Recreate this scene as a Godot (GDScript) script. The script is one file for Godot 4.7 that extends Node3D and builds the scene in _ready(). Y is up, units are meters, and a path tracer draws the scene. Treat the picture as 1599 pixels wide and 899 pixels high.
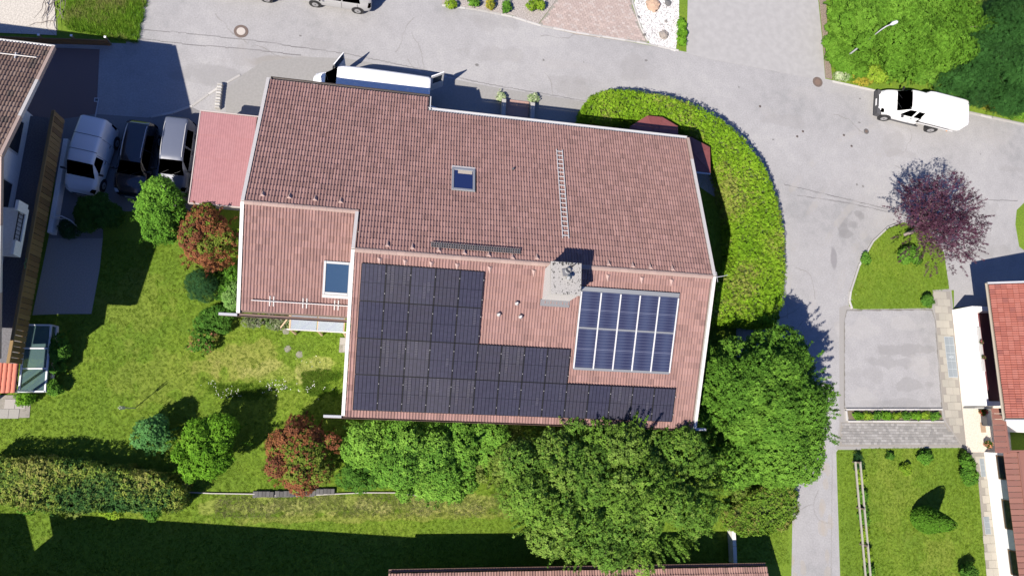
extends Node3D
# A hillside street seen from a camera high above it: x east, z south, metres.

const G := {
	"road": [[-16.92,-35.5],[-15.86,-24.19],[-15.81,-22.94],[-15.9,-21.36],[-20.5,-21.13],[-19.95,-16.35],[-18.81,-16.44],[-18.67,-10.18],[-18.68,-9.45],[-15.96,-9.57],[-16.19,-11.86],[-8.48,-11.53],[-7.46,-15.12],[12.63,-16.09],[15.71,-17.19],[22.25,-13.17],[21.26,2.11],[24.79,5.62],[24.37,9.71],[23.95,13.29],[27.49,13.48],[27.64,9.8],[28.09,2.41],[28.39,2.06],[28.89,-0.23],[29.47,-6.07],[29.94,-7.03],[36.21,-7.03],[36.38,-8.32],[38.15,-8.38],[37.98,-7.16],[49.15,-7.93],[46.28,-10.17],[43.95,-11.72],[43.89,-13.37],[44.17,-14.44],[44.92,-15.06],[50.57,-15.67],[62.29,-15.31],[63.13,-18.9],[45.86,-21.27],[39.47,-22.06],[29.77,-23.33],[25.35,-23.75],[18.73,-24.4],[11.51,-24.97],[9.11,-25.22],[7.17,-25.7],[2.54,-26.01],[2.3,-38.8]],
	"front_paving": [[-10.06,-17.26],[-10.18,-18.96],[-9.31,-19.99],[-8.2,-20.97],[-5.99,-21.48],[-3.32,-21.66],[-0.17,-21.31],[3.04,-20.92],[5.5,-20.61],[12.5,-20.02],[11.91,-18.68],[12.64,-16.53],[-7.12,-15.35],[-8.91,-15.22]],
	"brick_paving": [[-27.17,-20.28],[-17.27,-20.86],[-17.03,-16.85],[-18.78,-16.4],[-19.13,-9.14],[-19.32,-2.86],[-26.1,-2.76]],
	"parking": [[-18.78,-16.4],[-17.03,-16.85],[-14.31,-16.84],[-11.94,-17.67],[-11.2,-17.33],[-11.43,-11.37],[-16.11,-11.12],[-15.96,-9.57],[-18.68,-9.45],[-18.66,-10.61]],
	"yard_slab": [[-18.68,-9.45],[-15.96,-9.57],[-15.94,-7.83],[-16.1,-5.33],[-17.59,-5.29],[-18.98,-5.19]],
	"cobble": [[8.89,-25.25],[9.46,-26.1],[10.13,-27.21],[11.65,-33.23],[15.37,-33.76],[15.48,-27.35],[16.11,-25.74],[16.54,-24.79],[14.17,-24.73],[11.5,-24.83]],
	"gravel_bed": [[15.79,-33.82],[15.67,-27.37],[16.2,-25.75],[16.63,-24.75],[18.5,-24.32],[18.82,-26.27],[19.3,-34.31]],
	"drive_top": [[19.28,-24.26],[21.15,-23.97],[25.34,-23.6],[29.7,-23.18],[29.75,-26.45],[29.72,-29.49],[29.61,-35.77],[19.5,-34.34],[19.58,-28.31]],
	"soil_edge": [[29.72,-23.38],[30.27,-23.33],[30.21,-26.5],[30.35,-29.56],[30.25,-35.86],[29.66,-35.78],[29.78,-29.5],[29.8,-26.46]],
	"top_bed": [[2.54,-26.05],[7.17,-25.75],[8.89,-25.29],[9.46,-26.15],[10.13,-27.21],[10.7,-30.16],[2.48,-29.1]],
	"cream_yard": [[-28.69,-30.9],[-21.0,-32.11],[-19.99,-23.71],[-19.61,-21.5],[-27.28,-21.09]],
	"island": [[29.94,-7.03],[30.14,-8.03],[30.95,-9.82],[32.2,-11.57],[33.46,-12.62],[34.7,-13.05],[36.65,-12.46],[37.68,-10.99],[37.75,-8.45],[36.43,-8.32],[36.22,-7.07],[30.83,-6.84],[30.21,-6.87]],
	"drive_right": [[29.73,-6.77],[30.82,-6.8],[36.25,-6.99],[36.41,-6.24],[36.17,-0.32],[28.9,-0.32],[29.47,-6.07]],
	"yard_base": [[29.22,-6.93],[30.15,-7.21],[36.36,-7.39],[36.48,-8.37],[37.95,-8.41],[37.91,-6.99],[37.8,2.01],[37.76,2.34],[28.1,2.25],[28.49,0.57]],
	"bed_strip": [[29.07,-0.19],[36.06,-0.2],[36.07,0.43],[29.19,0.41]],
	"path_right": [[28.59,0.53],[36.25,0.55],[37.35,2.13],[28.35,2.06]],
	"walk_right": [[36.46,-8.23],[37.83,-8.28],[37.8,-6.98],[37.67,1.92],[37.4,2.13],[36.35,0.55],[36.21,-0.24],[36.46,-6.24]],
	"entry_right": [[37.8,-6.98],[41.57,-7.26],[41.08,2.53],[37.63,2.5]],
	"lawn_right": [[29.88,2.19],[37.34,2.21],[37.79,2.42],[38.21,3.9],[37.97,10.2],[37.87,14.04],[29.0,13.56]],
	"strip_right": [[28.18,2.37],[29.88,2.27],[29.0,13.56],[27.62,13.49]],
	"pave_right": [[37.83,2.46],[39.6,2.48],[39.59,10.5],[38.57,14.07],[37.92,14.04],[38.02,10.2],[38.26,3.9]],
	"hedge_out": [[11.31,-18.3],[11.45,-19.08],[11.97,-19.72],[13.19,-20.22],[15.11,-20.26],[17.04,-20.08],[18.98,-19.58],[20.71,-18.75],[22.19,-17.55],[23.42,-15.89],[24.2,-13.77],[24.54,-11.24],[24.44,-8.95],[24.1,-6.9],[23.5,-5.28]],
	"hedge_in": [[18.86,-5.57],[19.52,-7.56],[21.01,-9.64],[21.11,-12.54],[20.51,-15.47],[19.21,-17.33],[17.18,-18.34],[14.4,-18.38],[12.3,-17.87]],
	"hedge_l": [[-19.84,2.22],[-17.59,2.15],[-14.35,2.56],[-11.31,3.17],[-10.21,3.66],[-10.16,4.54],[-10.8,4.9],[-12.65,4.85],[-15.29,4.73],[-16.86,4.75],[-19.59,4.09]],
	"hedge_r": [[19.85,5.66],[21.46,4.61],[23.81,3.74],[24.45,4.67],[24.44,5.77],[23.56,6.76],[22.11,7.01],[20.69,7.04],[19.92,6.55]],
	"seam_a": [[-16.21,-22.36],[-12.31,-22.36],[-8.65,-22.28],[-3.33,-21.96],[-0.18,-21.57],[5.5,-20.75],[12.51,-20.07]],
	"seam_b": [[-15.8,-21.78],[-12.62,-21.66],[-8.62,-21.69],[-5.99,-21.61]],
	"seam_c": [[25.9,-15.26],[30.4,-14.52],[34.29,-13.82]],
	"seam_d": [[26.79,-14.54],[30.38,-14.25],[35.26,-13.5]],
	"seam_e": [[40.09,-14.98],[44.39,-15.18]],
	"seam_f": [[15.31,-24.8],[15.98,-24.73],[18.73,-24.44]],
	"seam_g": [[25.1,2.93],[24.75,7.13]],
	"seam_h": [[27.82,2.37],[27.03,9.78]],
	"scratch": [[8.54,-25.16],[9.32,-25.06],[9.23,-25.1]],
	"manholes": [[-9.58,-22.82],[29.09,-23.03],[32.57,-19.59],[27.15,-18.8],[27.62,-19.21],[30.77,-19.17],[24.51,-20.8],[31.29,-18.4]],
	"stains": [[30.56,-13.62],[31.28,-13.52],[30.15,-12.91],[30.71,-12.72],[31.51,-13.35],[30.15,-12.01],[29.96,-12.45]],
	"kerb_left": [[-9.42,-19.98],[-10.28,-19.32],[-11.12,-18.59],[-11.95,-17.79],[-12.96,-17.27],[-14.14,-16.89]],
	"island_kerb": [[30.12,-6.86],[29.98,-7.38],[30.14,-8.03],[30.95,-9.82],[32.2,-11.57],[33.46,-12.62],[34.71,-13.1]],
	"top_kerb": [[2.54,-25.96],[4.84,-25.9],[7.17,-25.66],[9.11,-25.22],[11.51,-24.97],[14.18,-24.83],[16.44,-24.68],[18.73,-24.4]],
	"gravel_kerb": [[15.75,-33.81],[15.54,-27.6],[16.07,-25.79],[16.54,-24.88]],
	"hedge_kerb": [[30.25,-23.18],[32.76,-22.87],[39.45,-21.91],[45.83,-21.11],[51.42,-20.26]],
	"stone_wall": [[-10.46,-19.26],[-10.51,-17.63]],
	"fence_top": [[-24.37,-20.69],[-22.44,-20.77],[-20.14,-20.89],[-18.47,-21.02],[-16.71,-21.12]],
	"railfence": [[29.12,2.5],[29.18,4.55],[29.21,6.87],[29.19,10.08],[29.12,12.84]],
	"white_wall": [[20.45,5.52],[20.48,7.74],[20.44,9.73]],
	"edging": [[-10.5,4.1],[-9.21,4.19],[-6.92,4.27],[-5.58,4.4],[-4.24,4.39],[-2.88,4.35],[-1.15,4.31],[0.61,4.35],[1.86,4.55]],
	"lane_edge_l": [[24.35,9.89],[24.75,7.13]],
	"pole": [[-13.44,-0.3]],
	"handrail": [[-18.7,-10.69],[-18.19,-10.75],[-17.75,-10.55],[-17.32,-10.17]],
	"post_left": [[-17.27,-16.95]],
	"lamp": [[32.04,-25.33]],
	"board_right": [[28.9,-0.32],[36.17,-0.32]],
}
const PLANTS := [
	["ball_bush", "dark clipped ball bush in the shade beside the white compact van", -15.77, -10.63, 1.28, 1.34, 0, 1.9, "ball"],
	["maple_tree", "bright green maple tree in front of the parked black estate car", -12.43, -10.67, 1.34, 1.89, 0.5, 3.3, "maple"],
	["red_maple", "red and olive leaved maple below the pink carport roof", -9.87, -9.31, 1.58, 1.85, 0.6, 3.6, "redmaple"],
	["spruce_bush", "dark blue green conifer bush south of the red maple", -10.23, -6.86, 0.86, 0.93, 0, 2.4, "dark"],
	["garden_shrub", "leafy shrub between conifer bush and house verge", -9.16, -7.2, 0.86, 1.08, 0, 1.5, "green"],
	["garden_shrub", "pale leaved shrub pressed against the white house verge", -8.6, -6.4, 0.5, 0.92, 0, 1.8, "pale"],
	["garden_shrub", "low spreading shrub under the gutter spout of the house", -9.65, -5.15, 1.13, 0.85, 0, 0.9, "mid"],
	["garden_shrub", "grey green low shrub below the lower house eave", -6.96, -5.09, 1.37, 0.43, 0, 0.6, "grey"],
	["flowering_shrub", "round shrub with reddish flowers standing in the open lawn", -10.21, -3.92, 0.81, 0.81, 0, 1.0, "flower"],
	["small_tree", "blue green small bush left of the bright green bush", -12.03, 0.99, 0.95, 0.98, 0.2, 2.0, "bluish"],
	["lawn_bush", "dense bright green bush between blue green bush and red bush", -9.07, 1.71, 1.72, 1.68, 0.2, 3.1, "bright"],
	["red_bush", "red and green leaved bush left of the light green trees", -4.49, 2.07, 1.82, 1.87, 0.3, 3.3, "redmaple"],
	["light_tree", "light green tree next to the south west corner of the house", -0.52, 1.43, 1.82, 1.48, 0.4, 3.6, "light"],
	["light_tree", "tallest light green tree below the middle of the solar array", 1.68, 2.21, 2.35, 1.97, 0.5, 5.0, "light"],
	["light_tree", "light green tree under the eave left of the big olive tree", 4.25, 1.51, 2.01, 1.76, 0.5, 4.5, "light"],
	["light_tree", "light green tree leaning out over the dry grass strip", 2.97, 3.64, 1.91, 1.14, 0.3, 3.0, "light"],
	["garden_shrub", "darker shrub between red bush and the light green trees", -1.09, 3.31, 1.57, 0.94, 0, 1.8, "mid"],
	["olive_tree", "yellow green loose tree between light trees and big olive tree", 6.4, 2.28, 1.6, 1.77, 0.4, 4.2, "olive"],
	["broad_tree", "big olive green tree whose shoots overhang the shaded lawn", 11.78, 3.85, 5.72, 3.63, 1.5, 7.4, "oliveb"],
	["round_tree", "lush green round tree between the house and the lane", 20.86, -0.49, 3.81, 4.09, 1.0, 7.0, "lush"],
	["round_tree", "smaller bright green tree south of the lush round tree", 21.76, 2.94, 2.06, 1.75, 0.4, 3.6, "lush2"],
	["wide_tree", "wide bright green tree beside the top right driveway", 35.07, -26.58, 5.97, 3.7, 0.4, 4.4, "topbright"],
	["hedge_shrub", "low bright green shrub patch at the foot of the street lamp", 31.28, -25.17, 1.88, 1.96, 0, 1.2, "topbright"],
	["hedge_shrub", "yellow green shrub in front of the camper nose", 33.81, -23.64, 1.24, 0.71, 0, 1.2, "yellowgreen"],
	["heath_shrub", "golden low shrub beside the road left of the camper", 32.68, -23.25, 0.79, 0.36, 0, 0.6, "gold"],
	["heath_shrub", "small golden shrub next to the pale grey shrub", 31.88, -23.42, 0.45, 0.35, 0, 0.6, "gold"],
	["silver_shrub", "pale silver shrub at the corner of the top driveway", 30.88, -23.48, 0.62, 0.41, 0, 0.6, "silver"],
	["dark_conifer", "dark green conifer in the top right corner of the picture", 42.43, -25.7, 2.86, 4.99, 0.2, 5.2, "conif"],
	["dark_conifer", "dark green conifer behind the white camper box", 39.96, -23.88, 1.45, 2.76, 0.2, 3.8, "conif"],
	["hedge_shrub", "bright green shrub right of the camper at the road edge", 44.54, -22.46, 1.21, 1.37, 0, 1.4, "topbright"],
	["flowering_shrub", "yellow flowering shrub directly behind the camper box", 42.56, -22.48, 0.7, 0.65, 0, 1.0, "gold"],
	["plum_tree", "purple leaved plum tree above the lawn island", 34.74, -12.16, 3.0, 3.31, 1.0, 5.0, "plum"],
	["island_bush", "green bush at the foot of the purple plum tree", 34.63, -10.63, 0.93, 0.67, 0, 0.8, "green"],
	["small_plant", "small tuft plant on the left of the lawn island", 31.35, -10.28, 0.41, 0.4, 0, 0.35, "green"],
	["small_plant", "green plant at the walkway corner of the lawn island", 35.67, -7.57, 0.38, 0.48, 0, 0.7, "mid"],
	["wall_shrub", "tall green shrub against the right paved strip", 37.02, 3.51, 0.37, 1.12, 0, 1.2, "green"],
	["wall_shrub", "round dark shrub at the bottom of the right lawn", 36.09, 9.78, 0.66, 0.55, 0, 1.1, "mid"],
	["small_plant", "tiny plant nearest the rail fence on the right lawn", 31.75, 2.67, 0.28, 0.24, 0, 0.4, "mid"],
	["small_plant", "small plant in the middle of three on the right lawn", 32.77, 3.48, 0.36, 0.36, 0, 0.5, "yellowgreen"],
	["small_plant", "largest of the three small plants on the right lawn", 34.22, 2.77, 0.55, 0.4, 0, 0.6, "green"],
	["border_plant", "dark plant beside the glass conservatory", -17.19, -3.25, 0.46, 1.28, 0, 1.1, "mid"],
	["border_plant", "sunlit plant at the lower corner of the conservatory", -17.32, -1.38, 0.36, 0.43, 0, 0.8, "green"],
	["border_plant", "bright plant below the orange tiled roof", -18.67, -0.78, 0.45, 0.36, 0, 0.7, "bright"],
	["border_plant", "dark plant under the white tubular handrail", -17.55, -9.89, 0.6, 0.56, 0, 0.9, "dark"],
	["cushion_plant", "pale cushion plant left of the red entrance step", 6.42, -19.88, 0.37, 0.38, 0, 0.45, "silver"],
	["cushion_plant", "pale cushion plant right of the red entrance step", 8.51, -19.93, 0.33, 0.38, 0, 0.45, "silver"],
	["grass_clump", "first ornamental grass clump of the bed by the street", 3.06, -25.92, 0.41, 0.25, 0, 0.6, "yellowgreen"],
	["grass_clump", "second ornamental grass clump of the bed by the street", 4.59, -26.19, 0.42, 0.25, 0, 0.6, "green"],
	["grass_clump", "yellowish grass clump in the middle of the street bed", 5.68, -26.22, 0.38, 0.31, 0, 0.6, "gold"],
	["grass_clump", "narrow grass clump hanging over the street bed kerb", 6.74, -26.19, 0.29, 0.43, 0, 0.5, "green"],
	["grass_clump", "large grass clump next to the cobbled driveway", 8.65, -26.49, 0.6, 0.4, 0, 0.7, "yellowgreen"],
	["verge_plant", "leafy verge plant between white gravel and concrete driveway", 18.91, -25.65, 0.31, 1.14, 0, 0.5, "bright"],
	["hedge_shrub", "wide low shrub along the edge of the top concrete driveway", 31.05, -27.86, 1.4, 2.21, 0, 1.6, "topbright"],
	["hedge_shrub", "green shrub between street lamp and camper cab", 35.07, -24.59, 1.92, 1.39, 0, 1.8, "topbright"],
	["hedge_shrub", "green shrub behind the camper cab", 37.59, -24.31, 1.8, 1.28, 0, 1.9, "lush2"],
	["hedge_shrub", "green shrub at the top edge above the street lamp", 33.52, -28.2, 2.43, 1.88, 0, 2.2, "topbright"],
	["dark_conifer", "dark green conifer at the road edge right of the camper", 43.33, -22.54, 1.68, 1.32, 0.1, 2.6, "conif"],
	["dark_conifer", "dark green conifer behind the camper roof", 38.92, -23.23, 1.57, 1.05, 0.1, 2.6, "conif"],
	["hedge_plant", "loose green plant at the foot of the lower left hedge", -17.8, 4.67, 0.56, 0.31, 0, 0.8, "green"],
	["hedge_plant", "second loose plant below the lower left hedge", -15.8, 4.84, 0.7, 0.28, 0, 0.8, "olive"],
	["hedge_plant", "third loose plant below the lower left hedge", -13.78, 4.94, 0.65, 0.31, 0, 0.9, "yellowgreen"],
	["hedge_plant", "loose plant below the right end of the lower left hedge", -11.93, 4.99, 0.48, 0.44, 0, 0.9, "mid"],
	["corner_shrub", "brownish shrub by the white garden wall end", 21.1, 4.79, 0.77, 0.66, 0, 1.2, "olive"],
	["fence_plant", "first plant from the top along the rail fence", 29.43, 3.04, 0.36, 0.63, 0, 0.5, "dark"],
	["fence_plant", "second plant from the top along the rail fence", 29.51, 3.95, 0.36, 0.62, 0, 0.5, "yellowgreen"],
	["fence_plant", "third plant from the top along the rail fence", 29.48, 5.11, 0.36, 0.62, 0, 0.5, "green"],
	["fence_plant", "fourth plant from the top along the rail fence", 29.49, 6.27, 0.36, 0.61, 0, 0.5, "green"],
	["fence_plant", "fifth plant from the top along the rail fence", 29.46, 7.41, 0.35, 0.6, 0, 0.5, "yellowgreen"],
	["fence_plant", "sixth plant from the top along the rail fence", 29.43, 8.54, 0.35, 0.6, 0, 0.5, "yellowgreen"],
	["fence_plant", "seventh plant from the top along the rail fence", 29.45, 9.59, 0.35, 0.59, 0, 0.5, "green"],
	["planter_plant", "first small plant from the left in the long planter strip", 29.74, 0.13, 0.39, 0.24, 0, 0.35, "bright"],
	["planter_plant", "second small plant from the left in the long planter strip", 30.43, 0.13, 0.39, 0.24, 0, 0.35, "yellowgreen"],
	["planter_plant", "third small plant from the left in the long planter strip", 31.12, 0.13, 0.4, 0.24, 0, 0.35, "green"],
	["planter_plant", "fourth small plant from the left in the long planter strip", 31.82, 0.13, 0.4, 0.24, 0, 0.35, "bright"],
	["planter_plant", "fifth small plant from the left in the long planter strip", 32.53, 0.13, 0.4, 0.25, 0, 0.35, "yellowgreen"],
	["planter_plant", "sixth small plant from the left in the long planter strip", 33.23, 0.13, 0.4, 0.25, 0, 0.35, "green"],
	["planter_plant", "seventh small plant from the left in the long planter strip", 33.94, 0.13, 0.4, 0.25, 0, 0.35, "bright"],
	["planter_plant", "eighth small plant from the left in the long planter strip", 34.66, 0.13, 0.4, 0.25, 0, 0.35, "yellowgreen"],
	["planter_plant", "ninth small plant from the left in the long planter strip", 35.38, 0.13, 0.4, 0.25, 0, 0.35, "green"],
]

var rng := RandomNumberGenerator.new()
var taken := {}
var mats := {}
var noises := {}

func numbered(n: String) -> String:
	if not taken.has(n):
		taken[n] = 0
		return n
	taken[n] += 1
	return "%s_%03d" % [n, taken[n]]

func tag(o, label := "", category := "", group := "", kind := ""):
	if label != "": o.set_meta("label", label)
	if category != "": o.set_meta("category", category)
	if group != "": o.set_meta("group", group)
	if kind != "": o.set_meta("kind", kind)
	return o

func thing(called: String, label: String, category: String, at := Vector3.ZERO, turn := 0.0, group := "") -> Node3D:
	var o := Node3D.new()
	o.name = numbered(called)
	add_child(o)
	o.position = at
	o.rotation.y = turn
	tag(o, label, category, group)
	return o

func lc(r: float, g: float, b: float) -> Color:
	return Color(r, g, b).linear_to_srgb()

# seamless noise between two linear colours
func noise_tex(a: Color, b: Color, freq: float, sd: int, size := 256, mid = null, kind := FastNoiseLite.TYPE_SIMPLEX_SMOOTH) -> NoiseTexture2D:
	var n := FastNoiseLite.new()
	n.noise_type = kind
	n.frequency = freq
	n.seed = sd
	n.fractal_octaves = 4
	var t := NoiseTexture2D.new()
	t.width = size
	t.height = size
	t.seamless = true
	t.noise = n
	var g := Gradient.new()
	g.set_color(0, a.linear_to_srgb())
	g.set_color(1, b.linear_to_srgb())
	g.set_offset(0, 0.2)
	g.set_offset(1, 0.8)
	if mid != null: g.add_point(0.5, mid.linear_to_srgb())
	t.color_ramp = g
	return t

# plain or speckled material; colours are linear base colours
func mat(key: String, c: Color, rough := 0.7, opt := {}) -> StandardMaterial3D:
	if mats.has(key): return mats[key]
	var m := StandardMaterial3D.new()
	m.roughness = rough
	m.metallic = opt.get("metal", 0.0)
	m.metallic_specular = opt.get("spec", 0.5)
	if opt.has("c2"):
		# a shared grey grain times the lighter colour
		var c2: Color = opt.c2
		var ratio := clampf(snappedf((c.r + c.g + c.b) / maxf(c2.r + c2.g + c2.b, 0.001), 0.1), 0.3, 0.9)
		var gk := "%.1f_%d" % [ratio, 1 if opt.has("mid") else 0]
		if not noises.has(gk):
			var lo := Color(ratio, ratio, ratio)
			noises[gk] = noise_tex(lo, Color.WHITE, 0.06, 3 + noises.size(), 256, Color(0.85, 0.85, 0.85) if opt.has("mid") else null)
		m.albedo_color = c2.linear_to_srgb()
		m.albedo_texture = noises[gk]
		m.uv1_triplanar = true
		m.uv1_world_triplanar = true
		var s: float = 1.0 / (opt.get("size", 2.0) * 0.06 / opt.get("freq", 0.06))
		m.uv1_scale = Vector3(s, s, s)
	else:
		m.albedo_color = c.linear_to_srgb()
	if opt.get("coat", 0.0) > 0.0:
		m.clearcoat_enabled = true
		m.clearcoat = opt.coat
		m.clearcoat_roughness = 0.05
	if opt.get("alpha", 1.0) < 1.0:
		m.transparency = BaseMaterial3D.TRANSPARENCY_ALPHA
		m.albedo_color.a = opt.alpha
	if opt.get("vc", false): m.vertex_color_use_as_albedo = true
	if opt.has("back"):
		m.backlight_enabled = true
		m.backlight = opt.back
	if opt.get("two", false): m.cull_mode = BaseMaterial3D.CULL_DISABLED
	mats[key] = m
	return m

# collects faces; corners run counter-clockwise seen from outside
class MB:
	var v := PackedVector3Array()
	var n := PackedVector3Array()
	var uv := PackedVector2Array()
	var c := PackedColorArray()
	var i := PackedInt32Array()
	func tri(a, b, d, col := Color.WHITE):
		var k := v.size()
		var nn: Vector3 = (b - a).cross(d - a).normalized()
		for p in [a, b, d]:
			v.append(p); n.append(nn); uv.append(Vector2(p.x, p.z)); c.append(col)
		i.append_array([k, k + 2, k + 1])
	func quad(a, b, d, e, col := Color.WHITE, uvs := []):
		var k := v.size()
		var nn: Vector3 = (b - a).cross(e - a)
		if nn.length() < 1e-9: nn = (d - b).cross(e - b)
		nn = nn.normalized()
		var j := 0
		for p in [a, b, d, e]:
			v.append(p); n.append(nn); c.append(col)
			uv.append(uvs[j] if uvs.size() else Vector2(p.x, p.z))
			j += 1
		i.append_array([k, k + 2, k + 1, k, k + 3, k + 2])
	func box(at: Vector3, s: Vector3, b := Basis.IDENTITY):
		var h := s / 2.0
		var p := []
		for y in [-1, 1]:
			for q in [[-1, -1], [1, -1], [1, 1], [-1, 1]]:
				p.append(at + b * Vector3(q[0] * h.x, y * h.y, q[1] * h.z))
		quad(p[0], p[1], p[2], p[3]); quad(p[4], p[7], p[6], p[5])
		quad(p[0], p[4], p[5], p[1]); quad(p[1], p[5], p[6], p[2])
		quad(p[2], p[6], p[7], p[3]); quad(p[3], p[7], p[4], p[0])
	# a box with chamfered top edges
	func cbox(at: Vector3, s: Vector3, ch := 0.02, b := Basis.IDENTITY):
		var h := s / 2.0
		var r := []
		for lv in [[-h.y, 0.0], [h.y - ch, 0.0], [h.y, ch]]:
			for q in [[-1, -1], [1, -1], [1, 1], [-1, 1]]:
				r.append(at + b * Vector3(q[0] * (h.x - lv[1]), lv[0], q[1] * (h.z - lv[1])))
		quad(r[0], r[1], r[2], r[3]); quad(r[8], r[11], r[10], r[9])
		for l in 2:
			for k in 4:
				var k2 := (k + 1) % 4
				quad(r[l * 4 + k], r[l * 4 + 4 + k], r[l * 4 + 4 + k2], r[l * 4 + k2])
	func bar(a: Vector3, b: Vector3, w: float, h: float, up := Vector3.UP):
		var d := (b - a)
		var z := d.normalized()
		var x := up.cross(z)
		if x.length() < 1e-4: x = Vector3.RIGHT.cross(z)
		x = x.normalized()
		box((a + b) / 2.0, Vector3(w, h, d.length()), Basis(x, z.cross(x), z))
	func tube(path: Array, rad: Array, seg := 8, caps := true):
		var rings := []
		for k in path.size():
			var t: Vector3 = (path[min(k + 1, path.size() - 1)] - path[max(k - 1, 0)]).normalized()
			var x := t.cross(Vector3.UP)
			if x.length() < 0.05: x = t.cross(Vector3.RIGHT)
			x = x.normalized()
			var y := x.cross(t)
			rings.append([x, y])
		var k0 := v.size()
		for k in path.size():
			for s in seg + 1:
				var a := TAU * s / seg
				var d: Vector3 = rings[k][0] * cos(a) + rings[k][1] * sin(a)
				v.append(path[k] + d * rad[k]); n.append(d); uv.append(Vector2(float(s) / seg, k)); c.append(Color.WHITE)
		for k in path.size() - 1:
			for s in seg:
				var q := k0 + k * (seg + 1) + s
				i.append_array([q, q + 1, q + seg + 1, q + 1, q + seg + 2, q + seg + 1])
		if caps:
			for e in [0, path.size() - 1]:
				var m: int = v.size()
				var nn: Vector3 = rings[e][0].cross(rings[e][1]) * (1.0 if e == 0 else -1.0)
				v.append(path[e]); n.append(nn); uv.append(Vector2.ZERO); c.append(Color.WHITE)
				for s in seg + 1:
					var a := TAU * s / seg
					v.append(path[e] + (rings[e][0] * cos(a) + rings[e][1] * sin(a)) * rad[e]); n.append(nn); uv.append(Vector2.ZERO); c.append(Color.WHITE)
				for s in seg:
					if e == 0: i.append_array([m, m + 2 + s, m + 1 + s])
					else: i.append_array([m, m + 1 + s, m + 2 + s])
	# flat polygon (x, z) at height y, then optional skirt down to y0
	func plate(poly: Array, y: float, y0 = null):
		var pk := PackedVector2Array()
		for p in poly: pk.append(Vector2(p[0], p[1]))
		if Geometry2D.is_polygon_clockwise(pk): pk.reverse()
		var t := Geometry2D.triangulate_polygon(pk)
		var k := v.size()
		for p in pk:
			v.append(Vector3(p.x, y, p.y)); n.append(Vector3.UP); uv.append(p); c.append(Color.WHITE)
		for j in range(0, t.size(), 3):
			var a := pk[t[j]]; var b := pk[t[j + 1]]; var d := pk[t[j + 2]]
			# clockwise seen from above (x right, z towards the viewer)
			if (b - a).cross(d - a) > 0.0: i.append_array([k + t[j], k + t[j + 1], k + t[j + 2]])
			else: i.append_array([k + t[j], k + t[j + 2], k + t[j + 1]])
		if y0 != null:
			for j in pk.size():
				var a := pk[j]; var b := pk[(j + 1) % pk.size()]
				quad(Vector3(a.x, y, a.y), Vector3(b.x, y, b.y), Vector3(b.x, y0, b.y), Vector3(a.x, y0, a.y))
	func mesh() -> ArrayMesh:
		var a := []
		a.resize(Mesh.ARRAY_MAX)
		a[Mesh.ARRAY_VERTEX] = v; a[Mesh.ARRAY_NORMAL] = n; a[Mesh.ARRAY_TEX_UV] = uv
		a[Mesh.ARRAY_COLOR] = c; a[Mesh.ARRAY_INDEX] = i
		var m := ArrayMesh.new()
		m.add_surface_from_arrays(Mesh.PRIMITIVE_TRIANGLES, a)
		return m

func put(called: String, m, material: Material, parent: Node = self, at := Vector3.ZERO) -> MeshInstance3D:
	var o := MeshInstance3D.new()
	o.mesh = m.mesh() if m is MB else m
	o.material_override = material
	o.position = at
	if parent == self:
		o.name = numbered(called)
		add_child(o)
	else:
		o.name = called
		parent.add_child(o, true)
	return o

func boxed(called: String, at: Vector3, s: Vector3, material: Material, parent: Node, ch := 0.0, b := Basis.IDENTITY) -> MeshInstance3D:
	var m := MB.new()
	if ch > 0.0: m.cbox(at, s, ch, b)
	else: m.box(at, s, b)
	return put(called, m, material, parent)

func v3(p, y := 0.0) -> Vector3:
	return Vector3(p[0], y, p[1])

func copies(called: String, mesh: Mesh, xf: Array, cols: Array, material: Material, parent: Node = self) -> MultiMeshInstance3D:
	var mm := MultiMesh.new()
	mm.transform_format = MultiMesh.TRANSFORM_3D
	mm.use_colors = true
	mm.mesh = mesh
	mm.instance_count = xf.size()
	for k in xf.size():
		mm.set_instance_transform(k, xf[k])
		mm.set_instance_color(k, cols[k])
	var o := MultiMeshInstance3D.new()
	o.multimesh = mm
	o.material_override = material
	if parent == self:
		o.name = numbered(called); add_child(o)
	else:
		o.name = called; parent.add_child(o, true)
	return o

func in_poly(p: Vector2, poly: Array) -> bool:
	var inside := false
	var j := poly.size() - 1
	for k in poly.size():
		if (poly[k][1] > p.y) != (poly[j][1] > p.y) and p.x < (poly[j][0] - poly[k][0]) * (p.y - poly[k][1]) / (poly[j][1] - poly[k][1]) + poly[k][0]:
			inside = not inside
		j = k
	return inside

func vary(c: Color, amount: float) -> Color:
	var k := 1.0 + rng.randf_range(-amount, amount)
	return Color(c.r * k, c.g * k, c.b * k)

# ---------------------------------------------------------------- ground maps
const MX0 := -27.0
const MZ0 := -34.0
const MW := 78.0
const MH := 48.0
const PXW := 1664
const PXH := 1024

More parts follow.
